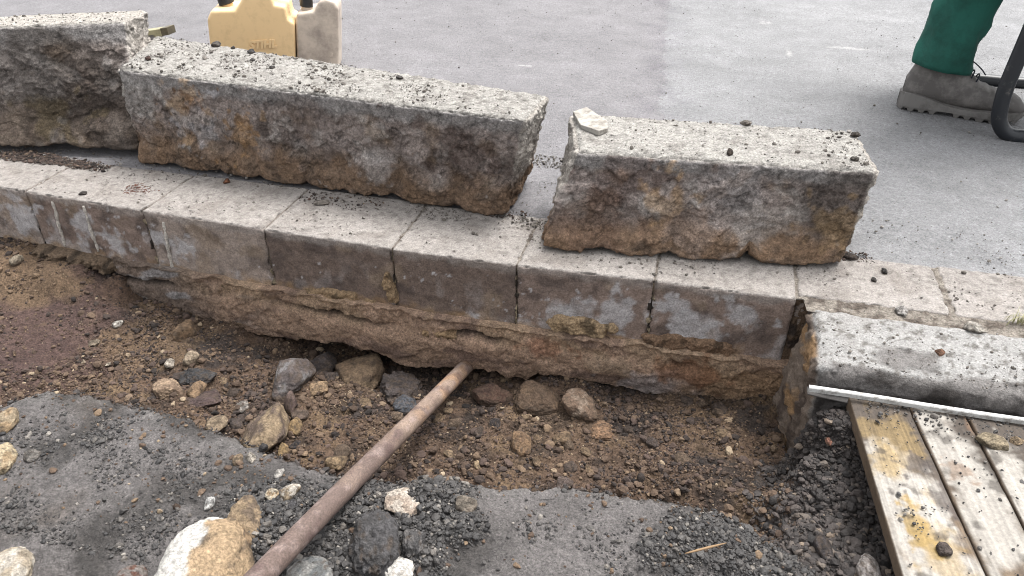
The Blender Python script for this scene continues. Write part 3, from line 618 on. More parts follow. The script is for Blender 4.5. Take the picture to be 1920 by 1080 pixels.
def strip():
    a = np.array(at(1517, 724, -.028)); b = np.array(at(1935, 788, -.028)); d = b-a; d /= np.linalg.norm(d); b = a+d*.75
    nrm = np.array([-d[1], d[0], 0]); bm = bmesh.new()
    prof = [(0, 0), (0, .007), (.0012, .0084), (.0065, .0090), (.0068, .0080), (.0025, .0066), (.002, .0)]
    V = []
    for i in range(13):
        p = a+(b-a)*i/12+np.array([0, 0, .0008*math.sin(i*1.3)])
        V.append([bm.verts.new(tuple(p+nrm*(q[0]-.004)+np.array([0, 0, q[1]-.008]))) for q in prof])
    k = len(prof)
    for i in range(12):
        for j in range(k): bm.faces.new((V[i][j], V[i][(j+1) % k], V[i+1][(j+1) % k], V[i+1][j]))
    bm.faces.new(V[0]); bm.faces.new(V[-1][::-1])
    tag(bm_obj('edging_strip', bm, m_white, None, False), 'long white plastic edging strip along the foot of the set kerb', 'edging strip')
    p = np.array(at(1514, 738, -.045)); q = np.array(at(1600, 757, -.05)); d2 = (q-p)/np.linalg.norm(q-p); q = p+d2*.3
    r = block('metal_strip', [tuple(x) for x in corners(p+[0, 0, -.003], q+[0, 0, -.003], p+[0, .02, -.003], q+[0, .02, -.003], p, q, p+[0, .02, 0], q+[0, .02, 0])], .01, .001, lambda P, nw, U, nr: nw*(.0006*fbm(P, 40, 3, 1))[:, None], lambda P, nw, U, nr: np.tile(cs(120, 116, 114), (len(P), 1)), m_wood)
    tag(r, 'thin dark grey strip poking out under the white edging strip', 'strip')
strip()

# ------------------------------------------------------------ rusty pipe
a = PA.copy(); nearp = PB.copy(); far = a+(a-nearp)/np.linalg.norm(a-nearp)*.16; near = nearp+(nearp-a)/np.linalg.norm(nearp-a)*.3
pts = [tuple(far+(near-far)*t+np.array([.0025*math.sin(t*7), 0, .002*math.sin(t*5)])) for t in np.linspace(0, 1, 160)]
def pcol(v):
    t = (v[:, 1]-near[1])/(far[1]-near[1])
    c = mixc(np.tile(cs(114, 95, 87, 1.7), (len(v), 1)), cs(160, 137, 120, 1.7), sst(t+.18*fbm(v, 14, 4, 700), .38, .78)); c = mixc(c, cs(170, 136, 106, 1.7), sst(fbm(v, 18, 4, 701), .02, .4)*sst(t, .5, .75)*.9)
    c = mixc(c, cs(94, 72, 70, 1.7), sst(fbm(v, 30, 4, 702), .1, .5)*.6); return mixc(c, cs(160, 140, 134, 1.7), sst(fbm(v, 50, 4, 703), .15, .5)*.5)
tag(tube('rusty_pipe', pts, .0160, m_rust, n=48, wob=.03, col=pcol), 'rusty brown steel pipe running from the foreground under the concrete bed', 'pipe')

# ------------------------------------------------------------ rocks
def ico(sub):
    bm = bmesh.new(); bmesh.ops.create_icosphere(bm, subdivisions=sub, radius=1); v = np.array([list(x.co) for x in bm.verts]); f = np.array([[q.index for q in p.verts] for p in bm.faces]); bm.free(); return v, f
ICO5, ICO4, ICO3, ICO2, ICO1 = ico(6), ico(5), ico(4), ico(2), ico(1)
def poly(v, seed, n=18, lo=.68):
    rg = np.random.default_rng(seed); nn = rg.normal(size=(n, 3)); nn /= np.linalg.norm(nn, axis=1)[:, None]; d = rg.uniform(lo, 1.0, n); u = v/np.linalg.norm(v, axis=1)[:, None]
    q = d[None]/np.clip(u@nn.T, .04, 1); r = np.minimum(-np.log(np.exp(-q*14).sum(1))/14+.06, 1.25); return u*r[:, None]
def rock(px, py, w, h, c1, c2=None, label='', z=None, fn=None, seed=0, ang=1.0, flat=.6, rot=0, cat='stone', name='rock', deep=None, group='loose stones in and around the trench', sink=.34, split=.0, parent=None):
    fn = fn or soil_z; p = np.array(on(px, py+h*.30, fn) if z is None else at(px, py+h*.30, z)); sc = dist_px(p)
    rx = w/2/sc; rz = max(h/2/sc/.9*flat+.001, rx*.3); ry = deep or (h/2/sc/.62)
    ry = min(ry, rx*1.5); v0, f = ICO5 if w > 140 else ICO4 if w > 45 else ICO3
    v = v0.copy(); e = 3.2 if ang > .8 else 2.3
    nrm = (np.abs(v)**e).sum(1)**(1/e); v = v/nrm[:, None]
    k = seed*3.3; v1, _ = facet(v+k, 1.1, seed, 1.0); v2, _ = facet(v+k, 2.6, seed+1, 1); v3, _ = facet(v+k, 6, seed+2, 1)
    v = (poly(v, seed+1, int(10+8*ang)) if ang > .55 else v)*(1+min(ang, .8)*(.05*v1+.05*v2+.03*v3)+.10*(1.2-ang)*fbm(v+k, 1.6, 4, seed)+.035*fbm(v+k, 5, 5, seed))[:, None]
    if max(c1) < 90 and w >= 45: v = v*(1+.10*facet(v+k, 3.2, seed+7)[0]+.07*ridge(v+k, 3.0, 4, seed+8)+.05*facet(v+k, 8, seed+9)[0])[:, None]
    hi = v[:, 0].max()-v[:, 0].min(); v = v*np.array([2/hi, 1, 1])
    P = v*np.array([rx, ry, rz]); c_, s_ = math.cos(R(rot)), math.sin(R(rot)); P = np.stack([P[:, 0]*c_-P[:, 1]*s_, P[:, 0]*s_+P[:, 1]*c_, P[:, 2]], 1)
    P[:, 0], P[:, 1] = P[:, 0]*math.cos(YAW)-P[:, 1]*math.sin(YAW), P[:, 0]*math.sin(YAW)+P[:, 1]*math.cos(YAW)
    c2 = c2 or tuple(x*.75 for x in c1); EE = 1.35 if max(c1) < 90 else 1.9; c = mixc(np.tile(cs(*c1, EE), (len(v), 1)), cs(*c2, EE), sst(fbm(v+k, 1.3, 5, seed+4)+split*v[:, 0], -.1, .25))
    c = mixc(c, cs(104, 90, 78, 1.9), .75*sst(fbm(v+k, 2.5, 5, seed+5)-.25*v[:, 2], .0, .4)); c = c*(1+.15*fbm(v+k, 8, 3, seed+6))[:, None]
    if fn is soil_z and z is None: c = mixc(c, np.tile(cs(112, 94, 78, 1.7), (len(v), 1)), .9*sst(-P[:, 2]/rz+.5*fbm(v+k, 2.5, 4, seed+12)-.05, -.25, .25)+.45*sst(fbm(v+k, 3.5, 5, seed+13), -.05, .3))
    o = mesh_np(name, P, f, m_rock, None, True, c); o.location = (p[0], p[1], p[2]+rz*(1-2*sink)*.6)
    tag(o, label, cat, group); return o
tan = (186, 158, 122); pale = (224, 214, 200); white = (240, 236, 228); grey = (128, 118, 114); dk = (74, 70, 72); brn = (124, 104, 90)
RK = [
 (382, 1048, 175, 160, white, (206, 176, 138), 'large rounded boulder, white on the left and tan on the right, at the bottom edge', 's', .15, .75, 1.1),
 (462, 962, 62, 60, (170, 146, 116), (130, 112, 94), 'tan lump directly behind the large rounded boulder', 's', .6, .6, 0),
 (445, 1000, 60, 62, (176, 146, 112), (140, 116, 92), 'brown lump touching the right side of the large boulder', 's', .6, .8, 0),
 (580, 1068, 90, 50, (170, 168, 164), (128, 130, 130), 'flat grey stone beside the near end of the pipe at the bottom edge', 's', .5, .6, 0),
 (706, 1003, 96, 84, (89, 87, 88), (76, 74, 74), 'large black asphalt lump right of the pipe', 's', .5, .8, 0),
 (775, 1010, 50, 46, (84, 82, 82), (112, 108, 106), 'smaller black asphalt lump right of the large black lump', 's', .7, .8, 0),
 (742, 1066, 62, 46, white, (214, 204, 192), 'white angular stone at the bottom edge under the large black lump', 's', .9, .7, 0),
 (757, 930, 72, 42, (226, 212, 196), (196, 176, 158), 'pale pointed stone lying on the asphalt edge right of the pipe', 's', 1.1, .55, 0),
 (545, 917, 34, 24, pale, (170, 150, 124), 'white and brown pebble on the asphalt left of the pipe', 's', .7, .7, 0),
 (512, 923, 27, 16, (222, 208, 184), tan, 'small cream pebble next to the white and brown pebble', 's', .6, .7, 0),
 (523, 885, 18, 16, (220, 214, 206), None, 'tiny whitish pebble above the cream pebble', 's', .7, .7, 0),
 (394, 940, 20, 22, (226, 224, 220), None, 'small white chip between the boulder and the slab middle', 's', 1, .8, 0),
 (447, 858, 20, 18, (176, 152, 124), None, 'small tan pebble near the slab edge', 's', .7, .7, 0),
 (12, 782, 44, 38, (190, 170, 140), tan, 'pale tan stone on the slab at the left edge, the farther one', 's', .8, .8, 0),
 (8, 842, 46, 58, (216, 196, 160), (186, 160, 124), 'cream stone on the slab at the left edge, the nearer one', 's', .9, .7, 0),
 (15, 1060, 84, 86, (226, 216, 200), (200, 184, 160), 'cream rounded stone in the bottom left corner', 's', .5, .6, 0),
 (245, 1076, 60, 34, (150, 140, 134), (122, 84, 70), 'grey and reddish stone at the bottom edge left of the boulder', 's', .5, .6, 0),
 (62, 850, 34, 18, (132, 126, 120), None, 'grey flat pebble pressed into the left slab', 's', .6, .5, 0),
 (548, 945, 22, 22, (106, 104, 106), None, 'dark grey pebble close to the pipe', 's', .7, .7, 0),
 (505, 792, 88, 72, (184, 160, 128), (132, 114, 102), 'large tan and brown rock on the trench floor left of the pipe', 't', .6, .75, 0),
 (551, 797, 27, 30, (190, 158, 112), None, 'small ochre block leaning on the large tan rock', 't', .9, .9, 0),
 (682, 686, 92, 74, (164, 138, 110), (140, 116, 92), 'big slanted tan stone under the concrete bed, left of the pipe', 't', .8, .8, 0),
 (548, 692, 78, 62, (116, 106, 104), (150, 146, 146), 'grey rock with white spots under the concrete bed', 't', 1.0, .8, 0),
 (604, 680, 64, 42, (104, 94, 92), None, 'dark grey-brown rock between the white-spotted rock and the slanted stone', 't', .8, .8, 0),
 (640, 702, 34, 20, (128, 120, 118), None, 'small grey rounded stone in front of the slanted stone', 't', .6, .7, 0),
 (752, 722, 92, 50, (86, 78, 76), (66, 60, 58), 'dark brown rock just left of where the pipe disappears', 't', .7, .8, 0),
 (757, 755, 58, 30, (104, 108, 116), (72, 74, 80), 'blue-grey splintered stone touching the pipe', 't', 1, .7, 0),
 (744, 778, 24, 18, (150, 128, 108), None, 'small brown stone in front of the blue-grey stone', 't', .8, .8, 0),
 (318, 721, 60, 38, (202, 172, 142), (160, 134, 112), 'pale pinkish rock on the soil above the left slab', 't', .9, .7, 0),
 (373, 700, 74, 36, (70, 70, 72), (54, 54, 56), 'black angular rock behind the pinkish rock', 't', 1.1, .7, 0),
 (370, 726, 34, 30, (182, 150, 116), None, 'tan rock between the pinkish rock and the flat purple slab', 't', .9, .8, 0),
 (381, 748, 76, 26, (108, 90, 88), (92, 76, 74), 'flat purple-brown slab of stone near the left asphalt', 't', 1, .5, 20),
 (546, 749, 26, 40, (140, 118, 112), None, 'upright wedge-shaped purple-brown stone on the trench floor', 't', 1, 1, 0),
 (560, 774, 36, 16, (128, 110, 98), None, 'flat brown stone in front of the wedge-shaped stone', 't', .9, .6, 0),
 (600, 721, 38, 26, (196, 164, 128), None, 'tan angular stone in front of the dark rocks', 't', 1, .8, 0),
 (457, 760, 26, 18, (180, 172, 164), None, 'light grey pebble left of the wedge-shaped stone', 't', .6, .8, 0),
 (359, 668, 24, 28, (196, 176, 150), None, 'pale cube-like stone in the soil bank', 't', 1, .9, 0),
 (405, 790, 44, 24, (180, 158, 130), None, 'pale brown stone half buried at the slab edge', 't', .7, .6, 0),
 (630, 862, 40, 26, (182, 154, 118), None, 'tan stone at the slab edge left of the pipe', 't', .7, .7, 0),
 (531, 838, 22, 26, (190, 158, 110), None, 'ochre pebble beside a small black lump', 't', .7, .8, 0),
 (555, 832, 18, 20, (56, 54, 58), None, 'small black lump beside the ochre pebble', 't', .9, .8, 0),
 (470, 855, 20, 16, (196, 186, 172), None, 'whitish pebble on the slope of the slab edge', 's', .7, .7, 0),
 (895, 869, 14, 24, (206, 178, 140), None, 'cream sliver of stone right of the pipe', 't', .9, .6, 0),
 (976, 829, 40, 42, (164, 132, 100), (136, 108, 84), 'brown angular rock on the trench floor right of the pipe', 't', 1, .8, 0),
 (1130, 803, 50, 32, (186, 146, 112), (150, 118, 92), 'reddish tan flat stone in the middle of the trench floor', 't', .9, .6, 0),
 (1055, 903, 32, 26, (128, 112, 106), None, 'purple-grey chip at the edge of the right slab', 't', 1, .5, -30),
 (1085, 752, 66, 46, (150, 124, 104), (182, 160, 140), 'brown rock with a pale face below the concrete bed', 't', .7, .8, 0),
 (920, 735, 80, 40, (122, 94, 80), (100, 78, 68), 'reddish brown rock right of where the pipe disappears', 't', .7, .8, 0),
 (1010, 735, 90, 44, (120, 98, 80), (144, 118, 94), 'broad brown clod under the concrete bed', 't', .6, .8, 0),
 (930, 790, 26, 20, (72, 66, 66), None, 'dark pebble between the pipe and the brown angular rock', 't', .8, .8, 0),
 (870, 938, 42, 24, (150, 138, 124), None, 'brownish stone on the wet slab right of the pointed stone', 's', .8, .7, 0),
 (350, 615, 34, 44, (150, 122, 94), None, 'brown upright clod stuck in the soil bank', 't', .9, .9, 0),
 (32, 485, 18, 18, (196, 180, 156), None, 'round pale pebble high in the left soil bank', 't', .3, .9, 0),
 (222, 605, 15, 16, (222, 216, 206), None, 'small white stone in the left soil bank', 't', .9, .9, 0),
 (178, 640, 22, 12, (176, 160, 138), None, 'pale flat pebble below a dark hollow in the left bank', 't', .6, .6, 0),
 (157, 678, 10, 9, (206, 186, 160), None, 'tiny cream pebble on the purple soil', 't', .6, .8, 0),
 (200, 682, 14, 7, (212, 198, 178), None, 'tiny white sliver on the purple soil', 't', .6, .6, 0),
 (320, 678, 18, 16, (208, 196, 180), None, 'whitish pebble left of the black angular rock', 't', .7, .9, 0),
 (1630, 1062, 52, 48, (222, 212, 206), (176, 166, 160), 'white stone in the black crumbs at the bottom right', 't', .9, .7, 0),
 (1555, 825, 15, 12, (226, 160, 134), None, 'small pink brick chip among the black crumbs beside the boards', 't', .7, .8, 0),
 (1540, 1020, 40, 40, (92, 86, 86), None, 'dark grey stone among the black crumbs near the boards', 't', .8, .8, 0),
 (1420, 905, 40, 26, (74, 68, 66), None, 'dark clod left of the kerb end foot', 't', .6, .8, 0),
]
for i, (px, py, w, h, c1, c2, l, k, ang, flat, split) in enumerate(RK):
    rock(px, py, w, h, c1, c2, l, fn=slab_z if k == 's' else soil_z, seed=20+i*5, ang=ang, flat=flat, split=split if abs(split) < 2 else 0, rot=0 if i == 0 else split if abs(split) > 2 else (i*37 % 40-20), cat='boulder' if i == 0 else 'stone')
rr = np.random.default_rng(77)
for i in range(46):
    px, py = (rr.uniform(400, 960), rr.uniform(665, 850)) if i < 30 else (rr.uniform(960, 1400), rr.uniform(740, 890))
    q = on(px, py, soil_z)
    if q[1] < float(edgeY(np.array([q[0]]))[0])+.02: continue
    w = rr.uniform(14, 34); cc = [(132, 112, 94), (156, 130, 102), (104, 90, 82), (88, 78, 74), (168, 142, 112)][int(rr.integers(0, 5))]
    rock(px, py, w, w*rr.uniform(.5, .9), cc, None, 'one of the small brownish rubble stones half buried in the trench floor', fn=soil_z, seed=1500+i*3, ang=1, flat=.7, rot=rr.uniform(-60, 60), name='rubble_stone', group='small rubble stones half buried in the trench floor', sink=.45)
zero = lambda X, Y: 0*X
for i, (px, py, w, h, z, c1, l) in enumerate([
 (1825, 612, 34, 20, .003, (206, 198, 186), 'whitish lump of mortar on the back edge of the set kerb'), (1690, 580, 20, 16, .0, (214, 208, 202), 'small pointed white chip in the joint behind the kerb'),
 (1862, 826, 52, 24, ZB, (186, 168, 138), 'tan clod lying on the third board'), (1905, 826, 26, 14, ZB, (186, 160, 126), 'small tan crumb cluster beside the tan clod on the boards'), (1766, 1026, 28, 18, ZB, (104, 92, 86), 'dark flat clod on the leftmost board near the bottom'), (1760, 660, 18, 14, .0, (164, 118, 92), 'reddish crumb on the front of the set kerb'),
 (425, 339, 14, 9, .0, (160, 104, 74), 'small red-brown pebble under the middle stone'), (1592, 478, 26, 14, .0, (92, 82, 76), 'dark clod at the right end of the right-hand stone'),
 (1658, 507, 12, 11, 0, (92, 88, 86), 'round dark pebble on the gutter block behind the kerb, the upper of two'), (1638, 523, 10, 9, 0, (92, 88, 86), 'round dark pebble on the gutter block behind the kerb, the lower of two'),
 (157, 362, 16, 7, 0, (96, 88, 84), 'dark flake on the left gutter block'), (405, 83, 18, 13, H2, (112, 106, 100), 'grey pebble on the back edge of the middle stone'), (471, 96, 16, 10, H2, (72, 70, 70), 'black pebble on the back edge of the middle stone'),
 (473, 112, 11, 6, H2, (88, 84, 82), 'small dark pebble behind the black one on the middle stone'), (510, 126, 12, 6, H2, (78, 74, 72), 'flat dark pebble at the centre of the middle stone top'), (278, 109, 12, 9, H2, (104, 78, 72), 'reddish dark pebble at the left end of the middle stone top'),
 (750, 145, 14, 8, H2, (84, 80, 78), 'dark pebble on the right half of the middle stone top'), (1367, 285, 12, 14, H3, (104, 92, 84), 'brown bit standing at the front edge of the right-hand stone'), (1400, 229, 24, 9, H3, (160, 150, 140), 'brownish crumb on the back edge of the right-hand stone'),
 (1603, 250, 22, 10, H3+.002, (92, 86, 80), 'dark clod on the back right corner of the right-hand stone'), (1603, 298, 18, 8, H3, (104, 98, 92), 'dark flake on the right end of the right-hand stone top'), (600, 378, 30, 10, 0, (170, 160, 150), 'greyish crumb row under the front of the middle stone')]):
    rock(px, py, w, h, c1, None, l, z=z, seed=900+i*7, ang=.8, flat=.7, name='pebble' if w < 30 else 'rock', cat='pebble' if w < 30 else 'stone', sink=.15)
# thin flake on the right-hand stone
fl = [at(*q, H3+.006) for q in [(1074, 212), (1100, 205), (1138, 228), (1140, 243), (1122, 250), (1088, 236)]]; fc = tuple(np.mean(fl, 0))
bm = bmesh.new(); up_ = [bm.verts.new((p[0]-fc[0], p[1]-fc[1], .004+.002*math.sin(i*2))) for i, p in enumerate(fl)]; lo_ = [bm.verts.new((p[0]-fc[0], p[1]-fc[1], -.006)) for p in fl]
bm.faces.new(up_); bm.faces.new(lo_[::-1])
for i in range(6): bm.faces.new((lo_[i], lo_[(i+1) % 6], up_[(i+1) % 6], up_[i]))
tag(bm_obj('stone_flake', bm, M_plain('flake_stone', tuple(cs(214, 208, 198)), .9, dirt=tuple(cs(160, 152, 140)), ds=60, bs=(120, .6, .003)), loc=fc, bevel=.0015), 'thin pale flake of stone on the left corner of the right-hand kerb stone', 'stone flake')
# brown mud smear on the front edge of the right-hand stone
# ------------------------------------------------------------ crumbs
VAR = {}
def variants(base, k):
    v0, f = base; out = []
    for i in range(k):
        v = v0.copy(); v = poly(v, 50+i, 9, .6)*(1+.15*fbm(v+i, 2.2, 2, i))[:, None]*1.05; out.append(v)
    return out, f
VA2 = variants(ICO2, 10); VA1 = variants(ICO1, 10)
def crumbs(name, X, Y, Z, r, mat, label, cat, flat=.75, sink=.3, seed=0):
    rg = np.random.default_rng(seed); VV = []; FF = []; off = 0
    for base, sel in ((VA2, r > .0042), (VA1, r <= .0042)):
        idx = np.nonzero(sel)[0]
        if not len(idx): continue
        vs, f = base; nv = len(vs[0]); k = rg.integers(0, len(vs), len(idx)); bv = np.stack(vs)[k]
        q = rg.normal(size=(len(idx), 4)); q[:, 1:3] *= .6; q /= np.linalg.norm(q, axis=1)[:, None]; w, x, y, z = q.T
        Rm = np.stack([1-2*(y*y+z*z), 2*(x*y-z*w), 2*(x*z+y*w), 2*(x*y+z*w), 1-2*(x*x+z*z), 2*(y*z-x*w), 2*(x*z-y*w), 2*(y*z+x*w), 1-2*(x*x+y*y)], 1).reshape(-1, 3, 3)
        s = rg.uniform(.65, 1.35, (len(idx), 1, 3)); v = np.einsum('nij,nvj->nvi', Rm, bv*s)*r[idx][:, None, None]; v[:, :, 2] *= flat
        v = v+np.stack([X[idx], Y[idx], Z[idx]+r[idx]*(flat-2*sink*flat)], 1)[:, None, :]
        VV.append(v.reshape(-1, 3)); FF.append((f[None]+off+np.arange(len(idx))[:, None, None]*nv).reshape(-1, 3)); off += nv*len(idx)
    o = mesh_np(name, np.vstack(VV), np.vstack(FF), mat, None, False); tag(o, label, cat, kind='stuff'); return o
def sizes(n, a, b, p=2.2, seed=0):
    u = np.random.default_rng(seed).random(n); return (a**(-p)+(b**(-p)-a**(-p))*u)**(-1/p)
mi_soil = M_isl('soil_crumb', [(0, cs(84, 69, 59, 1.8)), (.4, cs(106, 87, 73, 1.8)), (.78, cs(122, 101, 83, 1.8)), (.95, cs(146, 122, 97, 1.8)), (1, cs(190, 170, 142, 1.8))], .95)
mi_dsoil = M_isl('dark_soil_crumb', [(0, cs(50, 45, 43, 1.8)), (.5, cs(84, 72, 66, 1.8)), (.9, cs(112, 92, 82, 1.8)), (1, cs(150, 128, 104, 1.8))], .95)
mi_bbrown = M_isl('wet_dark_crumb', [(0, cs(48, 44, 43, 1.9)), (.5, cs(76, 69, 66, 1.9)), (.85, cs(98, 88, 84, 1.9)), (.97, cs(120, 108, 98, 1.9)), (1, cs(160, 140, 120, 1.9))], .7, 500, .4)
mi_black = M_isl('asphalt_crumb', [(0, cs(48, 46, 46, 2)), (.5, cs(72, 69, 68, 2)), (.85, cs(96, 92, 89, 2)), (.96, cs(128, 120, 112, 2)), (1, cs(176, 168, 158, 2))], .55, 500, .45)
mi_grit = M_isl('grit', [(0, cs(94, 88, 82)), (.5, cs(140, 132, 123)), (.85, cs(160, 152, 144)), (1, cs(206, 200, 194))], .9)
def scatter(n, x0, x1, y0, y1, seed, dens=None):
    rg = np.random.default_rng(seed); X = rg.uniform(x0, x1, n); Y = rg.uniform(y0, y1, n)
    if dens is not None: k = rg.random(n) < dens(V3(X, Y)); X, Y = X[k], Y[k]
    return X, Y
# trench floor
def d_soil(P):
    X, Y = P[:, 0], P[:, 1]; m = (Y > edgeY(X)-.005)*(X < .225+.02*fbm(P, 20, 2, 1))*(.35+.65*sst(fbm(P, 9, 4, 99), -.25, .2)); return m*(1-.75*blob(P, (-1.5, .97, 0), .3, 32, .6))
X, Y = scatter(80000, -1.95, .23, .78, 1.26, 11, d_soil); r = sizes(len(X), .0012, .0078, 2.4, 1)
pick = fbm(V3(X, Y), 8, 4, 120)+.5*np.random.default_rng(3).normal(size=len(X))*.6 > .05
crumbs('soil_crumbs', X[~pick], Y[~pick], soil_z(X[~pick], Y[~pick]), r[~pick], mi_soil, 'loose brown and ochre soil crumbs covering the trench floor', 'soil', seed=1)
crumbs('dark_soil_crumbs', X[pick], Y[pick], soil_z(X[pick], Y[pick]), r[pick], mi_dsoil, 'loose dark brown soil crumbs covering the trench floor', 'soil', seed=2)
# black crumbs beside the boards
def d_blk(P):
    X, Y = P[:, 0], P[:, 1]; return sst(X+.25*np.clip(.78-Y, 0, .5)+.03*fbm(P, 16, 3, 2), .17, .235)*(Y < 1.02)*((Y > edgeY(X)-.01) | (X > .2))
X, Y = scatter(60000, .0, .42, .5, 1.02, 12, d_blk); r = sizes(len(X), .0013, .0072, 2.2, 2)
crumbs('asphalt_crumbs', X, Y, soil_z(X, Y), r, mi_bbrown, 'damp black asphalt crumbs heaped between the kerb end and the boards', 'asphalt crumbs', seed=3)
# crumbs on the slab
def d_slab(P):
    X, Y = P[:, 0], P[:, 1]; q = sst(fbm(P, 7, 5, 130), .02, .45)*.55+.02
    left = blob(P, at(120, 960, ZS)[:2]+(0,), .22, 5, .6)*.3*sst(fbm(P, 11, 4, 131), -.1, .3)
    return np.clip(q*.5+left+pile_mask(P)*1.0+.5*blob(P, at(1420, 1040, ZS)[:2]+(0,), .1, 6), 0, 1)*(Y < edgeY(X)-.002)
X, Y = scatter(90000, -1.3, .33, .5, .86, 13, d_slab); r = sizes(len(X), .0011, .0046, 2.3, 3); pm = pile_mask(V3(X, Y)); r = r*(1+.3*pm)
crumbs('slab_crumbs', X, Y, slab_z(X, Y), r, mi_black, 'black crumbs strewn and piled on the broken asphalt of the foreground', 'asphalt crumbs', seed=4)
X, Y = scatter(9000, -1.3, .3, .66, .88, 24, lambda P: np.exp(-((P[:, 1]-edgeY(P[:, 0]))/.012)**2)*(.2+.8*sst(fbm(P, 12, 3, 4), -.1, .3))); r = sizes(len(X), .0012, .006, 2.2, 14)
zz = np.where(Y < edgeY(X), slab_z(X, Y)-.004, np.maximum(soil_z(X, Y), ZS-.004-(Y-edgeY(X))*2.5))
crumbs('edge_crumbs', X, Y, zz, r, mi_bbrown, 'crumbled bits along the broken edge of the foreground asphalt', 'asphalt crumbs', seed=15)
X, Y = scatter(2500, -1.3, .33, .55, .86, 14, lambda P: (P[:, 1] < edgeY(P[:, 0])-.002)*(.25+.75*sst(fbm(P, 6, 4, 5), 0, .4))); r = sizes(len(X), .0013, .006, 2, 4)
crumbs('pale_grit', X, Y, slab_z(X, Y), r, mi_soil, 'scattered tan and cream grit on the foreground asphalt', 'grit', seed=5)
# tops of the stones, gutter and kerb, boards, road
def quad_scatter(n, cor, seed, dens=None, z=.0):
    rg = np.random.default_rng(seed); u = rg.uniform(.02, .98, n); v = rg.uniform(.04, .96, n); A, B, Cc, D = [np.array(cor[i]) for i in (1, 5, 3, 7)]
    P = (1-u)[:, None]*(1-v)[:, None]*A+u[:, None]*(1-v)[:, None]*B+(1-u)[:, None]*v[:, None]*Cc+u[:, None]*v[:, None]*D
    if dens: k = rg.random(n) < dens(P, u, v); P = P[k]
    return P
for cor, n, d, l, s in ((mid, 2600, lambda P, u, v: .10+.9*sst(fbm(P, 11, 4, 7), .0, .25)*(u < .85), 'dark grit and crumbs on top of the middle stone', 31),
                    (rgt, 1500, lambda P, u, v: .12+.5*sst(u, .75, 1)+.7*sst(v, .85, 1), 'dark grit on top of the right-hand stone, densest along its back edge', 32), (lef, 1300, lambda P, u, v: .3+0*u, 'dark grit on top of the left stone', 33)):
    P = quad_scatter(n, cor, s, d); r = sizes(len(P), .001, .0052, 2.3, s); crumbs('stone_grit', P[:, 0], P[:, 1], P[:, 2]+.0005, r, mi_grit, l, 'grit', seed=s)
X, Y = scatter(9000, -1.95, .95, 1.22, 1.6, 15, lambda P: (.1+.4*sst(fbm(P, 7, 4, 8), .05, .4)+.9*np.exp(-((P[:, 1]-1.36-.07*(P[:, 0] < -.4))/.035)**2)*(P[:, 0] < .3))*(P[:, 1] > frontY(P[:, 0])+.008)*((P[:, 0] < .21) | (P[:, 1] > 1.24))); r = sizes(len(X), .0009, .0042, 2.6, 5)
crumbs('gutter_grit', X, Y, 0*X+.0003, r, mi_grit, 'fine grey grit scattered on the gutter blocks and beneath the lifted stones', 'grit', seed=6)
X, Y = scatter(3500, -2.2, 2.2, 1.5, 3.6, 16); r = sizes(len(X), .0008, .0035, 3.0, 6)
crumbs('road_grit', X, Y, 0*X+.001, r, mi_grit, 'sparse grit on the asphalt road', 'grit', seed=7)
X, Y = scatter(1900, .24, .9, 1.035, 1.235, 17, lambda P: .25+.5*sst(fbm(P, 12, 4, 8), 0, .3)+1.0*(P[:, 1] > 1.205)); r = sizes(len(X), .0009, .0032, 2.6, 7)
crumbs('kerb_grit', X, Y, np.where(Y > 1.2, -.005, .002), r, mi_grit, 'dark grit on the set kerb and in the joint behind it', 'grit', seed=8)
X, Y = scatter(4000, .29, .75, .6, 1.015, 18, lambda P: .08+.9*sst(P[:, 1], .93, 1.01)+.25*sst(fbm(P, 12, 4, 9), .1, .4)); k = X > np.interp(Y, [.6, 1.02], [.335, .30]); X, Y = X[k], Y[k]; r = sizes(len(X), .0009, .0045, 2.4, 8)
crumbs('board_grit', X, Y, 0*X+ZB+.001, r, mi_black, 'black crumbs scattered on the wooden boards, thickest along the white strip', 'grit', seed=9)
for (qx, qy, rr_, n_, sd_) in ((1000, 300, .09, 900, 41), (1590, 480, .05, 500, 42), (1010, 420, .05, 400, 43), (640, 375, .10, 500, 44), (820, 400, .08, 400, 45), (950, 402, .05, 350, 46), (1230, 490, .12, 350, 47)):
    p = at(qx, qy); X, Y = scatter(n_*3, p[0]-rr_, p[0]+rr_, p[1]-rr_*.4, p[1]+rr_*.4, sd_, lambda P: .16*blob(P, p, rr_*1.3, sd_, 1.0, (1, .4, 1))); k = Y > frontY(X)+.01; X, Y = X[k], Y[k]
    crumbs('foot_grit', X, Y, 0*X+.0003, sizes(len(X), .0009, .0042, 2.3, sd_), mi_grit if sd_ % 2 else mi_dsoil, {41: 'crumbs on the road in the gap between the middle and right-hand stones', 42: 'crumbs at the right end of the right-hand stone', 43: 'crumbs at the left foot of the right-hand stone', 44: 'crumbs along the front foot of the middle stone, near its centre', 45: 'crumbs along the front foot of the middle stone, right half', 46: 'crumbs at the right corner foot of the middle stone', 47: 'crumbs along the front foot of the right-hand stone'}[sd_], 'grit', seed=sd_)
p = at(70, 298); X, Y = scatter(5000, p[0]-.25, p[0]+.22, p[1]-.03, p[1]+.04, 19, lambda P: blob(P, p, .2, 3, .6, (1, .16, 1))); r = sizes(len(X), .001, .005, 2.2, 9)
crumbs('dirt_patch', X, Y, 0*X+.001, r, mi_dsoil, 'patch of brown dirt on the gutter in front of the left stone', 'dirt', seed=10)
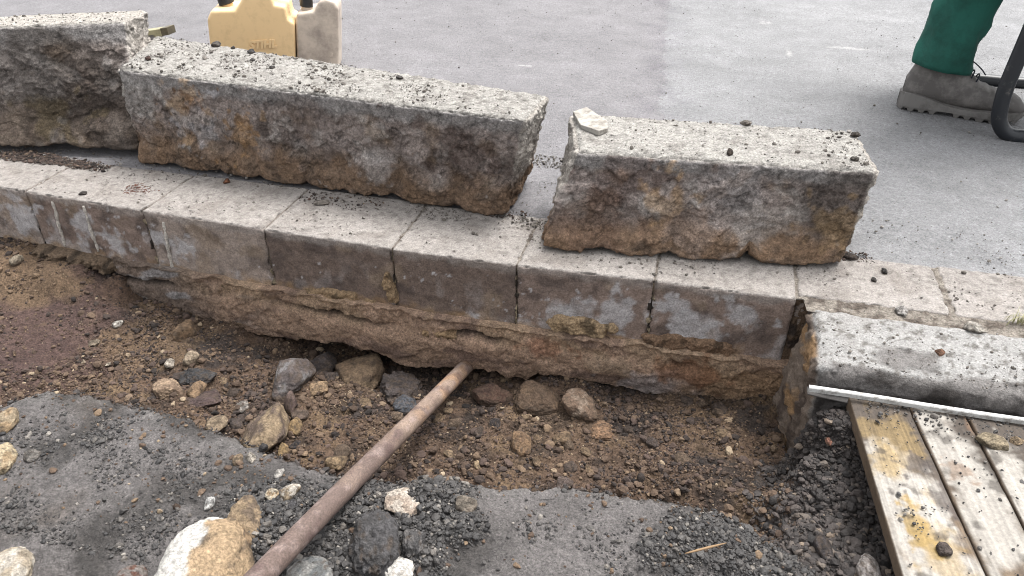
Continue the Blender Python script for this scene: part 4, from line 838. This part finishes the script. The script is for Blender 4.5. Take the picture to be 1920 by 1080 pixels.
p = at(262, 355); X, Y = scatter(350, p[0]-.05, p[0]+.05, p[1]-.03, p[1]+.03, 20, lambda P: blob(P, p, .03, 3, .6)); crumbs('rust_dirt', X, Y, 0*X+.0005, sizes(len(X), .0008, .002, 2.2, 9), M_isl('rust_dirt', [(0, cs(120, 78, 66)), (1, cs(160, 112, 96))]), 'small rusty red dirt spot on a gutter block', 'dirt', seed=11)

# ------------------------------------------------------------ twig and grass
m_twig = M_plain('dry_twig', tuple(cs(186, 150, 108)), .8)
a = at(1284, 1038, -.068); b = at(1362, 1018, -.060)
tw = tube('dry_twig', smooth_path([a, lerp(a, b, .3), sh(lerp(a, b, .6), 0, .002), b], 5), [.0012, .0016, .0018, .002]*4, m_twig, n=8) if False else tube('dry_twig', [lerp(a, b, t) for t in np.linspace(0, 1, 8)], [.0008, .0012, .0016, .0018, .0018, .0016, .0011, .0005], m_twig, n=8, wob=.2)
tag(tw, 'thin dry light brown twig on the right slab at the bottom', 'twig')
rt = empty('grass_tuft', at(1912, 606, 0), 'small dry grass tuft growing in the joint behind the kerb at the right edge', 'grass tuft')
m_gr = M_plain('grass_blade', (.26, .25, .14), .7, dirt=(.36, .32, .22), ds=40)
V = []; Fg = []
for i in range(46):
    a = random.uniform(0, 6.28); L_ = random.uniform(.018, .045); x, y = random.gauss(0, .012), random.gauss(0, .004); w = .0011; lean = random.uniform(.3, 1.2)
    n0 = len(V)
    for j in range(5):
        t = j/4; q = (x+math.cos(a)*L_*t*t*lean, y+math.sin(a)*L_*t*t*lean*.7, L_*t*(1-.35*t*lean)-.002)
        ww = w*(1-t)+.0001; V += [(q[0]-math.sin(a)*ww, q[1]+math.cos(a)*ww, q[2]), (q[0]+math.sin(a)*ww, q[1]-math.cos(a)*ww, q[2])]
        if j: Fg.append((n0+2*j-2, n0+2*j-1, n0+2*j+1, n0+2*j))
mesh_np('blades', V, Fg, m_gr, rt, True)

# ------------------------------------------------------------ canister
def text_mesh(name, s, size, ext, mat, parent, loc, rot):
    cu = bpy.data.curves.new(name, 'FONT'); cu.body = s; cu.size = size; cu.extrude = ext; cu.bevel_depth = .0008; cu.shear = .3; cu.offset = .0012; cu.resolution_u = 4
    t = bpy.data.objects.new(name+'_c', cu); C.objects.link(t); dg = bpy.context.evaluated_depsgraph_get(); m = bpy.data.meshes.new_from_object(t.evaluated_get(dg))
    bpy.data.objects.remove(t); m.materials.clear(); m.materials.append(mat); o = bpy.data.objects.new(name, m); C.objects.link(o); o.parent = parent; o.location = loc; o.rotation_euler = rot; return o
def canister():
    g = at(470, 142, 0); ang = R(21); org = (g[0], g[1])
    root = empty('combi_canister', (g[0], g[1], 0), 'dirty double fuel canister with yellow and brownish halves, behind the middle stone', 'canister', rz=ang)
    m_y = M_plain('yellow_plastic', (.72, .51, .27), .42, dirt=(.60, .42, .22), ds=30, spec=.5, dr=(.50, .72)); m_b = M_plain('brown_plastic', (.52, .44, .36), .45, dirt=(.27, .225, .19), ds=14, spec=.5, dr=(.42, .68)); m_k = M_plain('black_plastic', (.02, .02, .022), .4)
    def body(name, pix, depth, mat, y0=0):
        pr = [at_plane(x, y, org, ang) for x, y in pix]; pr = [(s, max(z, 0)) for s, z in pr]
        bm = bmesh.new(); A = [bm.verts.new((s, y0, z)) for s, z in pr]; B = [bm.verts.new((s, y0+depth, z)) for s, z in pr]
        bm.faces.new(A[::-1]); bm.faces.new(B); k = len(pr)
        for i in range(k): bm.faces.new((A[i], A[(i+1) % k], B[(i+1) % k], B[i]))
        bm.normal_update(); bmesh.ops.bevel(bm, geom=[e for e in bm.edges], offset=.013, segments=4, profile=.6, affect='EDGES', clamp_overlap=True)
        return bm_obj(name, bm, mat, root, True)
    body('fuel_tank', [(402, 160), (388, 36), (395, 20), (440, 20), (455, -4), (482, -22), (508, -8), (514, 10), (534, 12), (539, 36), (552, 44), (557, 160)], .15, m_y)
    body('oil_tank', [(560, 162), (553, 44), (555, 27), (588, 24), (597, 6), (610, 0), (626, 4), (634, 18), (638, 162)], .13, m_b, .01)
    def cyl(name, x, y, z0, z1, r0, r1, mat, tilt=0, n=24, ribs=0):
        bm = bmesh.new(); bmesh.ops.create_cone(bm, cap_ends=True, segments=n, radius1=r0, radius2=r1, depth=z1-z0)
        if ribs:
            for i, v in enumerate(bm.verts):
                if i % 2: v.co.x *= .93; v.co.y *= .93
        bmesh.ops.rotate(bm, verts=bm.verts, matrix=Matrix.Rotation(tilt, 3, 'Y')); bmesh.ops.translate(bm, verts=bm.verts, vec=(x, y, (z0+z1)/2)); return bm_obj(name, bm, mat, root, not ribs, bevel=.0015)
    s, z = at_plane(420, 28, org, ang); cyl('neck', s, .075, z-.02, z+.018, .02, .019, m_y, R(-12)); cyl('cap', s-.008, .075, z+.018, z+.065, .025, .023, m_k, R(-12), 28, 1)
    s, z = at_plane(571, 26, org, ang); cyl('neck', s, .06, z-.02, z+.012, .018, .018, m_b, R(8)); cyl('cap', s+.003, .06, z+.010, z+.05, .021, .020, m_k, R(8), 28, 1)
    s0, z0 = at_plane(480, 0, org, ang); s1, z1 = at_plane(565, 20, org, ang)
    tube('handle', smooth_path([(s0-.02, .075, z0), (s0, .075, z0+.05), ((s0+s1)/2, .075, z0+.075), (s1-.01, .075, z0+.05), (s1, .075, z1)], 6), .013, m_k, root, n=14)
    s, z = at_plane(468, 92, org, ang); text_mesh('embossed_lettering', 'STIHL', .034, .0026, m_y, root, (s, -.0005, z), (math.pi/2, R(-3), 0))
    s, z = at_plane(618, 108, org, ang); text_mesh('embossed_number', '3', .016, .001, m_b, root, (s, .0095, z), (math.pi/2, 0, 0))
canister()
# pale bar behind the left stone
a = np.array(at(262, 74, .09)); b = np.array(at(316, 66, .09)); d = (b-a)/np.linalg.norm(b-a); a = a-d*.25; up = np.array([0, 0, .022]); bk = np.array([0, .03, 0])
e = b-d*.022
bar = empty('spirit_level', (a[0], a[1], .0), 'end of a pale yellow bar with a dark cap, between left and middle stones', 'spirit level')
def boxm(name, a, b, mat, hgt, dep, parent, off):
    cor = [np.array(x)-off for x in corners(a, b, a+[0, dep, 0], b+[0, dep, 0], a+[0, 0, hgt], b+[0, 0, hgt], a+[0, dep, hgt], b+[0, dep, hgt])]
    bm = bmesh.new(); v = [bm.verts.new(tuple(x)) for x in cor]
    for q in ((0, 1, 3, 2), (4, 6, 7, 5), (0, 4, 5, 1), (2, 3, 7, 6), (1, 5, 7, 3), (0, 2, 6, 4)): bm.faces.new([v[i] for i in q])
    return bm_obj(name, bm, mat, parent, bevel=.0015)
off = np.array(bar.location); z_ = np.array([0, 0, -.0])
boxm('bar', a, e, M_plain('pale_yellow_paint', tuple(cs(206, 196, 150)), .5), .024, .04, bar, off); boxm('end_cap', e, b, M_plain('end_cap_plastic', tuple(cs(128, 116, 90)), .5), .026, .042, bar, off)
boxm('foot', np.array([a[0], a[1], .0]), np.array([a[0], a[1], .0])+d*.03, m_dgrey, .1, .04, bar, off); boxm('foot', np.array([e[0], e[1], 0])-d*.05, np.array([e[0], e[1], 0])-d*.02, m_dgrey, .1, .04, bar, off)

# ------------------------------------------------------------ person
m_green = M_plain('green_work_cloth', (.012, .095, .072), .85, dirt=(.007, .055, .042), ds=9, bs=(60, .4, .004)); m_boot = M_plain('grey_boot_leather', (.095, .088, .084), .75, dirt=(.19, .178, .168), ds=16, bs=(90, .4, .002))
m_sole = M_plain('boot_sole_rubber', (.15, .143, .136), .8, dirt=(.08, .075, .07), ds=18); m_collar = M_plain('dark_boot_lining', (.018, .022, .035), .8); m_skin = M_plain('skin', (.45, .26, .18), .55, dirt=(.40, .22, .15)); m_blk = M_plain('black_painted_steel', (.016, .018, .022), .42, dirt=(.09, .085, .08), ds=22, dr=(.6, .72))
def sup(n, a, b, e=2.6):
    t = np.linspace(0, 2*np.pi, n, endpoint=False); c, s = np.cos(t), np.sin(t)
    return np.stack([np.sign(c)*np.abs(c)**(2/e)*a, np.sign(s)*np.abs(s)**(2/e)*b], 1)
def boot(root, loc, rz, pitch=0):
    M = Matrix.Translation(loc) @ Matrix.Rotation(rz, 4, 'Z') @ Matrix.Rotation(pitch, 4, 'Y')
    tr = lambda v: (np.array(M)[:3, :3]@np.asarray(v).T).T+np.array(M)[:3, 3]
    L_ = .315
    # rings swept from ankle opening, bending into the foot
    xs = np.array([0, .006, .02, .045, .08, .115, .145, .17, .20, .23, .26, .285, .303, .312, .315])
    top = np.array([.075, .11, .150, .158, .156, .150, .130, .108, .092, .083, .078, .072, .06, .046, .036])
    hw = np.array([.012, .026, .034, .037, .038, .039, .041, .044, .048, .051, .051, .047, .036, .022, .008])
    xi = np.linspace(0, 1, 60)**1.0*L_; n = 32; V = []
    ti, wi = np.interp(xi, xs, top), np.interp(xi, xs, hw)
    ti = np.convolve(np.pad(ti, 2, 'edge'), np.ones(5)/5, 'valid'); wi = np.convolve(np.pad(wi, 1, 'edge'), np.ones(3)/3, 'valid')
    for x, t, w in zip(xi, ti, wi):
        z0 = .022; c = (z0+t)/2; s = sup(n, w, (t-z0)/2, 2.5); taper = 1-.30*np.clip((s[:, 1]+c-.06)/.1, 0, 1)
        V.append(np.stack([np.full(n, x), s[:, 0]*taper, s[:, 1]+c], 1))
    V = np.array(V).reshape(-1, 3); V[:, 2] += .0015*fbm(V, 35, 3, 4); V[:, 1] *= 1+.05*fbm(V, 28, 3, 5)
    crease = .003*np.exp(-((V[:, 0]-.215)/.006)**2)+.003*np.exp(-((V[:, 0]-.235)/.006)**2)+.003*np.exp(-((V[:, 0]-.19)/.007)**2); V[:, 2] -= crease*(V[:, 2] > .05)
    f = []
    for i in range(59):
        for k in range(n): f.append((i*n+k, (i+1)*n+k, (i+1)*n+(k+1) % n, i*n+(k+1) % n))
    b = mesh_np('boot', tr(V), f, m_boot, root, True)
    # sole
    m_ = 70; t = np.linspace(0, 1, m_); xx = t*(L_+.012)-.006; ww = np.interp(xx, xs, hw)*1.08+.005; ww[0] = .014; ww[-1] = .010
    tread = np.where(np.sin(t*2*np.pi*11) > 0, 0, .007); tread = np.where((t > .33) & (t < .45), .012, tread); rise = .012*sst(t, .82, 1.0); topz = .030+.018*np.exp(-((t-.05)/.22)**2)+.004*np.sin(t*9)
    S_ = []
    for x, w, tr_, ri, tz in zip(xx, ww, tread, rise, topz): S_.append([(x, -w*.93, tr_+ri), (x, -w, .012+ri), (x, -w, .02+ri*.6), (x, -w*.98, tz+ri*.3), (x, -w*.5, tz), (x, w*.5, tz), (x, w*.98, tz+ri*.3), (x, w, .02+ri*.6), (x, w, .012+ri), (x, w*.93, tr_+ri)])
    S_ = np.array(S_).reshape(-1, 3); f = []
    for i in range(m_-1):
        for k in range(10): f.append((i*10+k, (i+1)*10+k, (i+1)*10+(k+1) % 10, i*10+(k+1) % 10))
    mesh_np('sole', tr(S_), f, m_sole, b, False)
    c0 = [tuple(tr([[.072+.046*math.cos(w), .031*math.sin(w), .158-.012*math.cos(w)*.6]])[0]) for w in np.linspace(0, 2*np.pi, 25)]; tube('collar', c0, .009, m_collar, b, n=10, cap=False)
    tg = np.stack([np.linspace(.10, .135, 6), 0*np.ones(6), np.linspace(.175, .14, 6)], 1); tube('tongue', [tuple(x) for x in tr(tg)], [.014, .018, .02, .02, .018, .012], m_collar, b, n=12)
    for j, (x, z) in enumerate(((.13, .145), (.145, .135), (.16, .122), (.175, .113))):
        q = tr([[x, -.026, z-.012], [x+.004, -.012, z+.001], [x+.004, .012, z+.001], [x, .026, z-.012]]); tube('lace', smooth_path([tuple(y) for y in q], 4), .002, m_collar, b, n=6)
    q = tr([[.135, -.012, .148], [.15, -.025, .155], [.175, -.034, .14], [.19, -.036, .125]]); tube('lace', smooth_path([tuple(y) for y in q], 5), .0017, m_collar, b, n=6)
h0 = at(1684, 197, 0); toe = at(1900, 226, 0); hz = math.atan2(toe[1]-h0[1], toe[0]-h0[0])
person = empty('person', (h0[0]+.1, h0[1]+.1, 0), 'person in green work trousers and dusty grey work boots walking behind a wheelbarrow', 'person')
PO = person.location.copy(); inv = Matrix.Translation(-PO)
before = set(o.name for o in bpy.data.objects)
dirx = Vector((math.cos(hz), math.sin(hz), 0)); side = Vector((-dirx.y, dirx.x, 0)); hp = Vector(h0)
boot(person, hp, hz)
ankle = hp+dirx*.075+Vector((0, 0, .13))
def apl(px, py, up): s, z = at_plane(px, py, (ankle.x, ankle.y), hz); return Vector((ankle.x, ankle.y, 0))+dirx*s+Vector((0, 0, z))
knee = apl(1885, -95, 0)+Vector((0, 0, .18)); hip = knee+dirx*.02+Vector((0, .02, .42)); knee = Vector(knee)
far_ank = hp+side*.20+dirx*.13+Vector((0, 0, .34)); far_knee = far_ank+dirx*.36+Vector((0, 0, .21)); far_hip = hip+side*.19
pelvis = (hip+far_hip)/2+Vector((0, 0, .06))
def cloth_leg(a, k, h, c, seed, rs, flat):
    path = smooth_path([a, a*.5+k*.5, k, k*.45+h*.55, h, c], 12); n = 56; V = []; m_ = len(path); up0 = None
    for i, p in enumerate(path):
        t = i/(m_-1); tt = (path[min(i+1, m_-1)]-path[max(i-1, 0)]).normalized()
        u = side; w_ = u.cross(tt).normalized(); u2 = tt.cross(w_); r = np.interp(t, [0, .15, .35, .5, .8, 1], rs)
        for q in range(n):
            th = 2*math.pi*q/n; V.append(p+u2*math.cos(th)*r*flat+w_*math.sin(th)*r)
    V = np.array(V); c_ = np.repeat(np.array([list(p) for p in path]), n, 0); d = V-c_; dn_ = d/np.linalg.norm(d, axis=1)[:, None]
    Q = V*np.array([1, 1, 1]); Q = np.stack([V[:, 0]+.5*V[:, 2], V[:, 1], V[:, 2]*.45-V[:, 0]*.5], 1); V = V+dn_*((.015*fbm(Q, 10, 3, seed)+.012*ridge(Q, 12, 2, seed+2)+.003*ridge(Q, 34, 2, seed+3))[:, None])
    f = []
    for i in range(m_-1):
        for q in range(n): f.append((i*n+q, i*n+(q+1) % n, (i+1)*n+(q+1) % n, (i+1)*n+q))
    return V, f
v1, f1 = cloth_leg(ankle+Vector((0, 0, -.002))+dirx*-.002, knee, hip, pelvis-side*.03, 1, [.066, .068, .080, .092, .115, .13], .78)
v2, f2 = cloth_leg(far_ank, far_knee, far_hip, pelvis+side*.03, 9, [.08, .083, .09, .095, .115, .13], .72)
tro = mesh_np('trousers', np.vstack([v1, v2]), np.array(f1+[tuple(x+len(v1) for x in q) for q in f2]), m_green, person, True)
sm = tro.modifiers.new('thick', 'SOLIDIFY'); sm.thickness = .003
fr_ = Matrix.Rotation(hz, 3, 'Z') @ Matrix.Rotation(R(74), 3, 'Y')
boot(person, far_ank-fr_ @ Vector((.075, 0, .12)), hz, R(74))
# body above the frame
bm = bmesh.new(); js = {}
def J(n, p, r): js[n] = (bm.verts.new(p), r)
neck = pelvis+dirx*.16+Vector((0, 0, .52)); J('pelvis', pelvis, .13); J('waist', pelvis+dirx*.04+Vector((0, 0, .18)), .125); J('chest', pelvis+dirx*.11+Vector((0, 0, .38)), .145); J('neck', neck, .06); J('head0', neck+dirx*.03+Vector((0, 0, .1)), .08); J('head1', neck+dirx*.04+Vector((0, 0, .2)), .095); J('head2', neck+dirx*.035+Vector((0, 0, .27)), .06)
ed = [('pelvis', 'waist'), ('waist', 'chest'), ('chest', 'neck'), ('neck', 'head0'), ('head0', 'head1'), ('head1', 'head2')]
BC = Vector((h0[0], 2.46, 0)); hands = []
for s_, nm in ((-1, 'a'), (1, 'b')):
    shp = pelvis+dirx*.13+side*s_*.19+Vector((0, 0, .43)); hand = Vector((h0[0]+.24, pelvis.y+s_*.27, .68)); el = (shp+hand)/2+side*s_*.05-dirx*.05; hands.append(hand)
    J('s'+nm, shp, .06); J('e'+nm, el, .045); J('w'+nm, hand-Vector((.0, 0, -.07)), .028); J('h'+nm, hand+Vector((0, 0, .015)), .035); ed += [('chest', 's'+nm), ('s'+nm, 'e'+nm), ('e'+nm, 'w'+nm), ('w'+nm, 'h'+nm)]
    for q in range(5):
        o1 = hand+Vector((-.036+q*.018, .03*s_, -.005)); o2 = hand+Vector((-.036+q*.018, .012*s_, -.032)); J(f'f{nm}{q}', o1, .009); J(f'g{nm}{q}', o2, .008); ed += [('h'+nm, f'f{nm}{q}'), (f'f{nm}{q}', f'g{nm}{q}')]
for a_, b_ in ed: bm.edges.new((js[a_][0], js[b_][0]))
m_ = bpy.data.meshes.new('body'); bm.verts.index_update(); order = [(v.index, r) for v, r in js.values()]; bm.to_mesh(m_); bm.free(); m_.materials.append(m_skin)
bo = bpy.data.objects.new('body', m_); C.objects.link(bo); bo.parent = person; sk = bo.modifiers.new('skin', 'SKIN')
for i, r in order: m_.skin_vertices[0].data[i].radius = (r, r)
m_.skin_vertices[0].data[0].use_root = True; ss = bo.modifiers.new('s', 'SUBSURF'); ss.levels = ss.render_levels = 2; sk.use_smooth_shade = True
m_jack = M_plain('dark_work_jacket', (.02, .03, .04), .85)
jk = [tuple(pelvis-Vector((0, 0, .06))), tuple(pelvis+dirx*.04+Vector((0, 0, .18))), tuple(pelvis+dirx*.11+Vector((0, 0, .38))), tuple(neck-Vector((0, 0, .04)))]
tube('jacket', smooth_path(jk, 6), list(np.interp(np.linspace(0, 1, 19), [0, .33, .7, .9, 1], [.17, .165, .19, .13, .08])), m_jack, person, n=30)
hd = neck+dirx*.035+Vector((0, 0, .2)); v, f = ICO3; tube('cap', [tuple(hd+Vector((0, 0, .03))), tuple(hd+Vector((0, 0, .07))), tuple(hd+Vector((0, 0, .11)))], [.108, .10, .04], m_jack, person, n=24)
for o in bpy.data.objects:
    if o.parent == person: o.location = o.location-PO
# ------------------------------------------------------------ wheelbarrow
def barrow():
    foot = Vector(at(1893, 248, .02)); root = empty('wheelbarrow', (foot.x, foot.y, 0), 'black wheelbarrow at the right edge, one bent tubular steel leg standing on the road', 'wheelbarrow'); o = Vector((foot.x, foot.y, 0)); B = foot-o
    def up(px, py): s, z = at_plane(px, py, (foot.x, foot.y), R(0)); return Vector((s, 0, z))
    A = up(1926, 70); Bm = up(1888, 160); E0 = up(1874, 212)
    wd = .50; t_ = (A-Bm).normalized()
    for k in (0, 1):
        y = Vector((0, wd*k, 0)); base = E0.copy()
        pts = [A+t_*.22, A, Bm, E0, up(1875, 232), up(1884, 247), up(1900, 255), up(1925, 257), up(1925, 257)+Vector((.14, 0, 0)), up(1925, 257)+Vector((.2, 0, .03)), up(1925, 257)+Vector((.3, 0, .28))]
        tube('leg', [tuple(p+y) for p in smooth_path(pts, 7)], .019, m_blk, root, n=20)
        ht = A+t_*.16; fr = [Vector((-.62, y.y+(-.02 if k == 0 else .02), .66)), Vector((-.35, y.y, .55)), ht+y, ht+y+Vector((.45, .03*(1-2*k), -.04)), Vector((ht.x+.85, wd/2+(-.06 if k == 0 else .06), .2))]
        tube('frame_tube', [tuple(p) for p in smooth_path(fr, 6)], .016, m_blk, root, n=14)
        tube('grip', [tuple(fr[0]-Vector((.06, 0, -.02))), tuple(fr[0]+Vector((.06, 0, -.02)))], .021, m_blk, root, n=14)
    s0, z0 = at_plane(1870, 0, (foot.x, foot.y), 0); zt = z0-.02
    bm = bmesh.new(); bot = [(s0+.10, .06, zt), (s0+.62, .12, zt-.03), (s0+.62, wd-.12, zt-.03), (s0+.10, wd-.06, zt)]; tp = [(s0-.10, -.04, zt+.16), (s0+.98, -.02, zt+.24), (s0+.98, wd+.02, zt+.24), (s0-.10, wd+.04, zt+.16)]
    b_ = [bm.verts.new(p) for p in bot]; t = [bm.verts.new(p) for p in tp]; bm.faces.new(b_)
    for i in range(4): bm.faces.new((b_[i], b_[(i+1) % 4], t[(i+1) % 4], t[i]))
    bmesh.ops.bevel(bm, geom=[e for e in bm.edges if not e.is_boundary], offset=.06, segments=6, affect='EDGES', profile=.5)
    tr = bm_obj('tray', bm, m_blk, root, True); s = tr.modifiers.new('t', 'SOLIDIFY'); s.thickness = .004
    wc = Vector((s0+1.05, wd/2, .19)); w = [tuple(wc+Vector((math.cos(a)*.15, 0, math.sin(a)*.15))) for a in np.linspace(0, 2*np.pi, 49)]
    ty = tube('wheel', w, .04, M_plain('tyre_rubber', (.02, .02, .02), .85), root, n=16, cap=False); tube('rim', [tuple(wc-Vector((0, .03, 0))), tuple(wc+Vector((0, .03, 0)))], .11, m_dgrey, ty, n=30)
    tube('axle', [tuple(wc-Vector((0, .1, 0))), tuple(wc+Vector((0, .1, 0)))], .01, m_blk, root)
barrow()
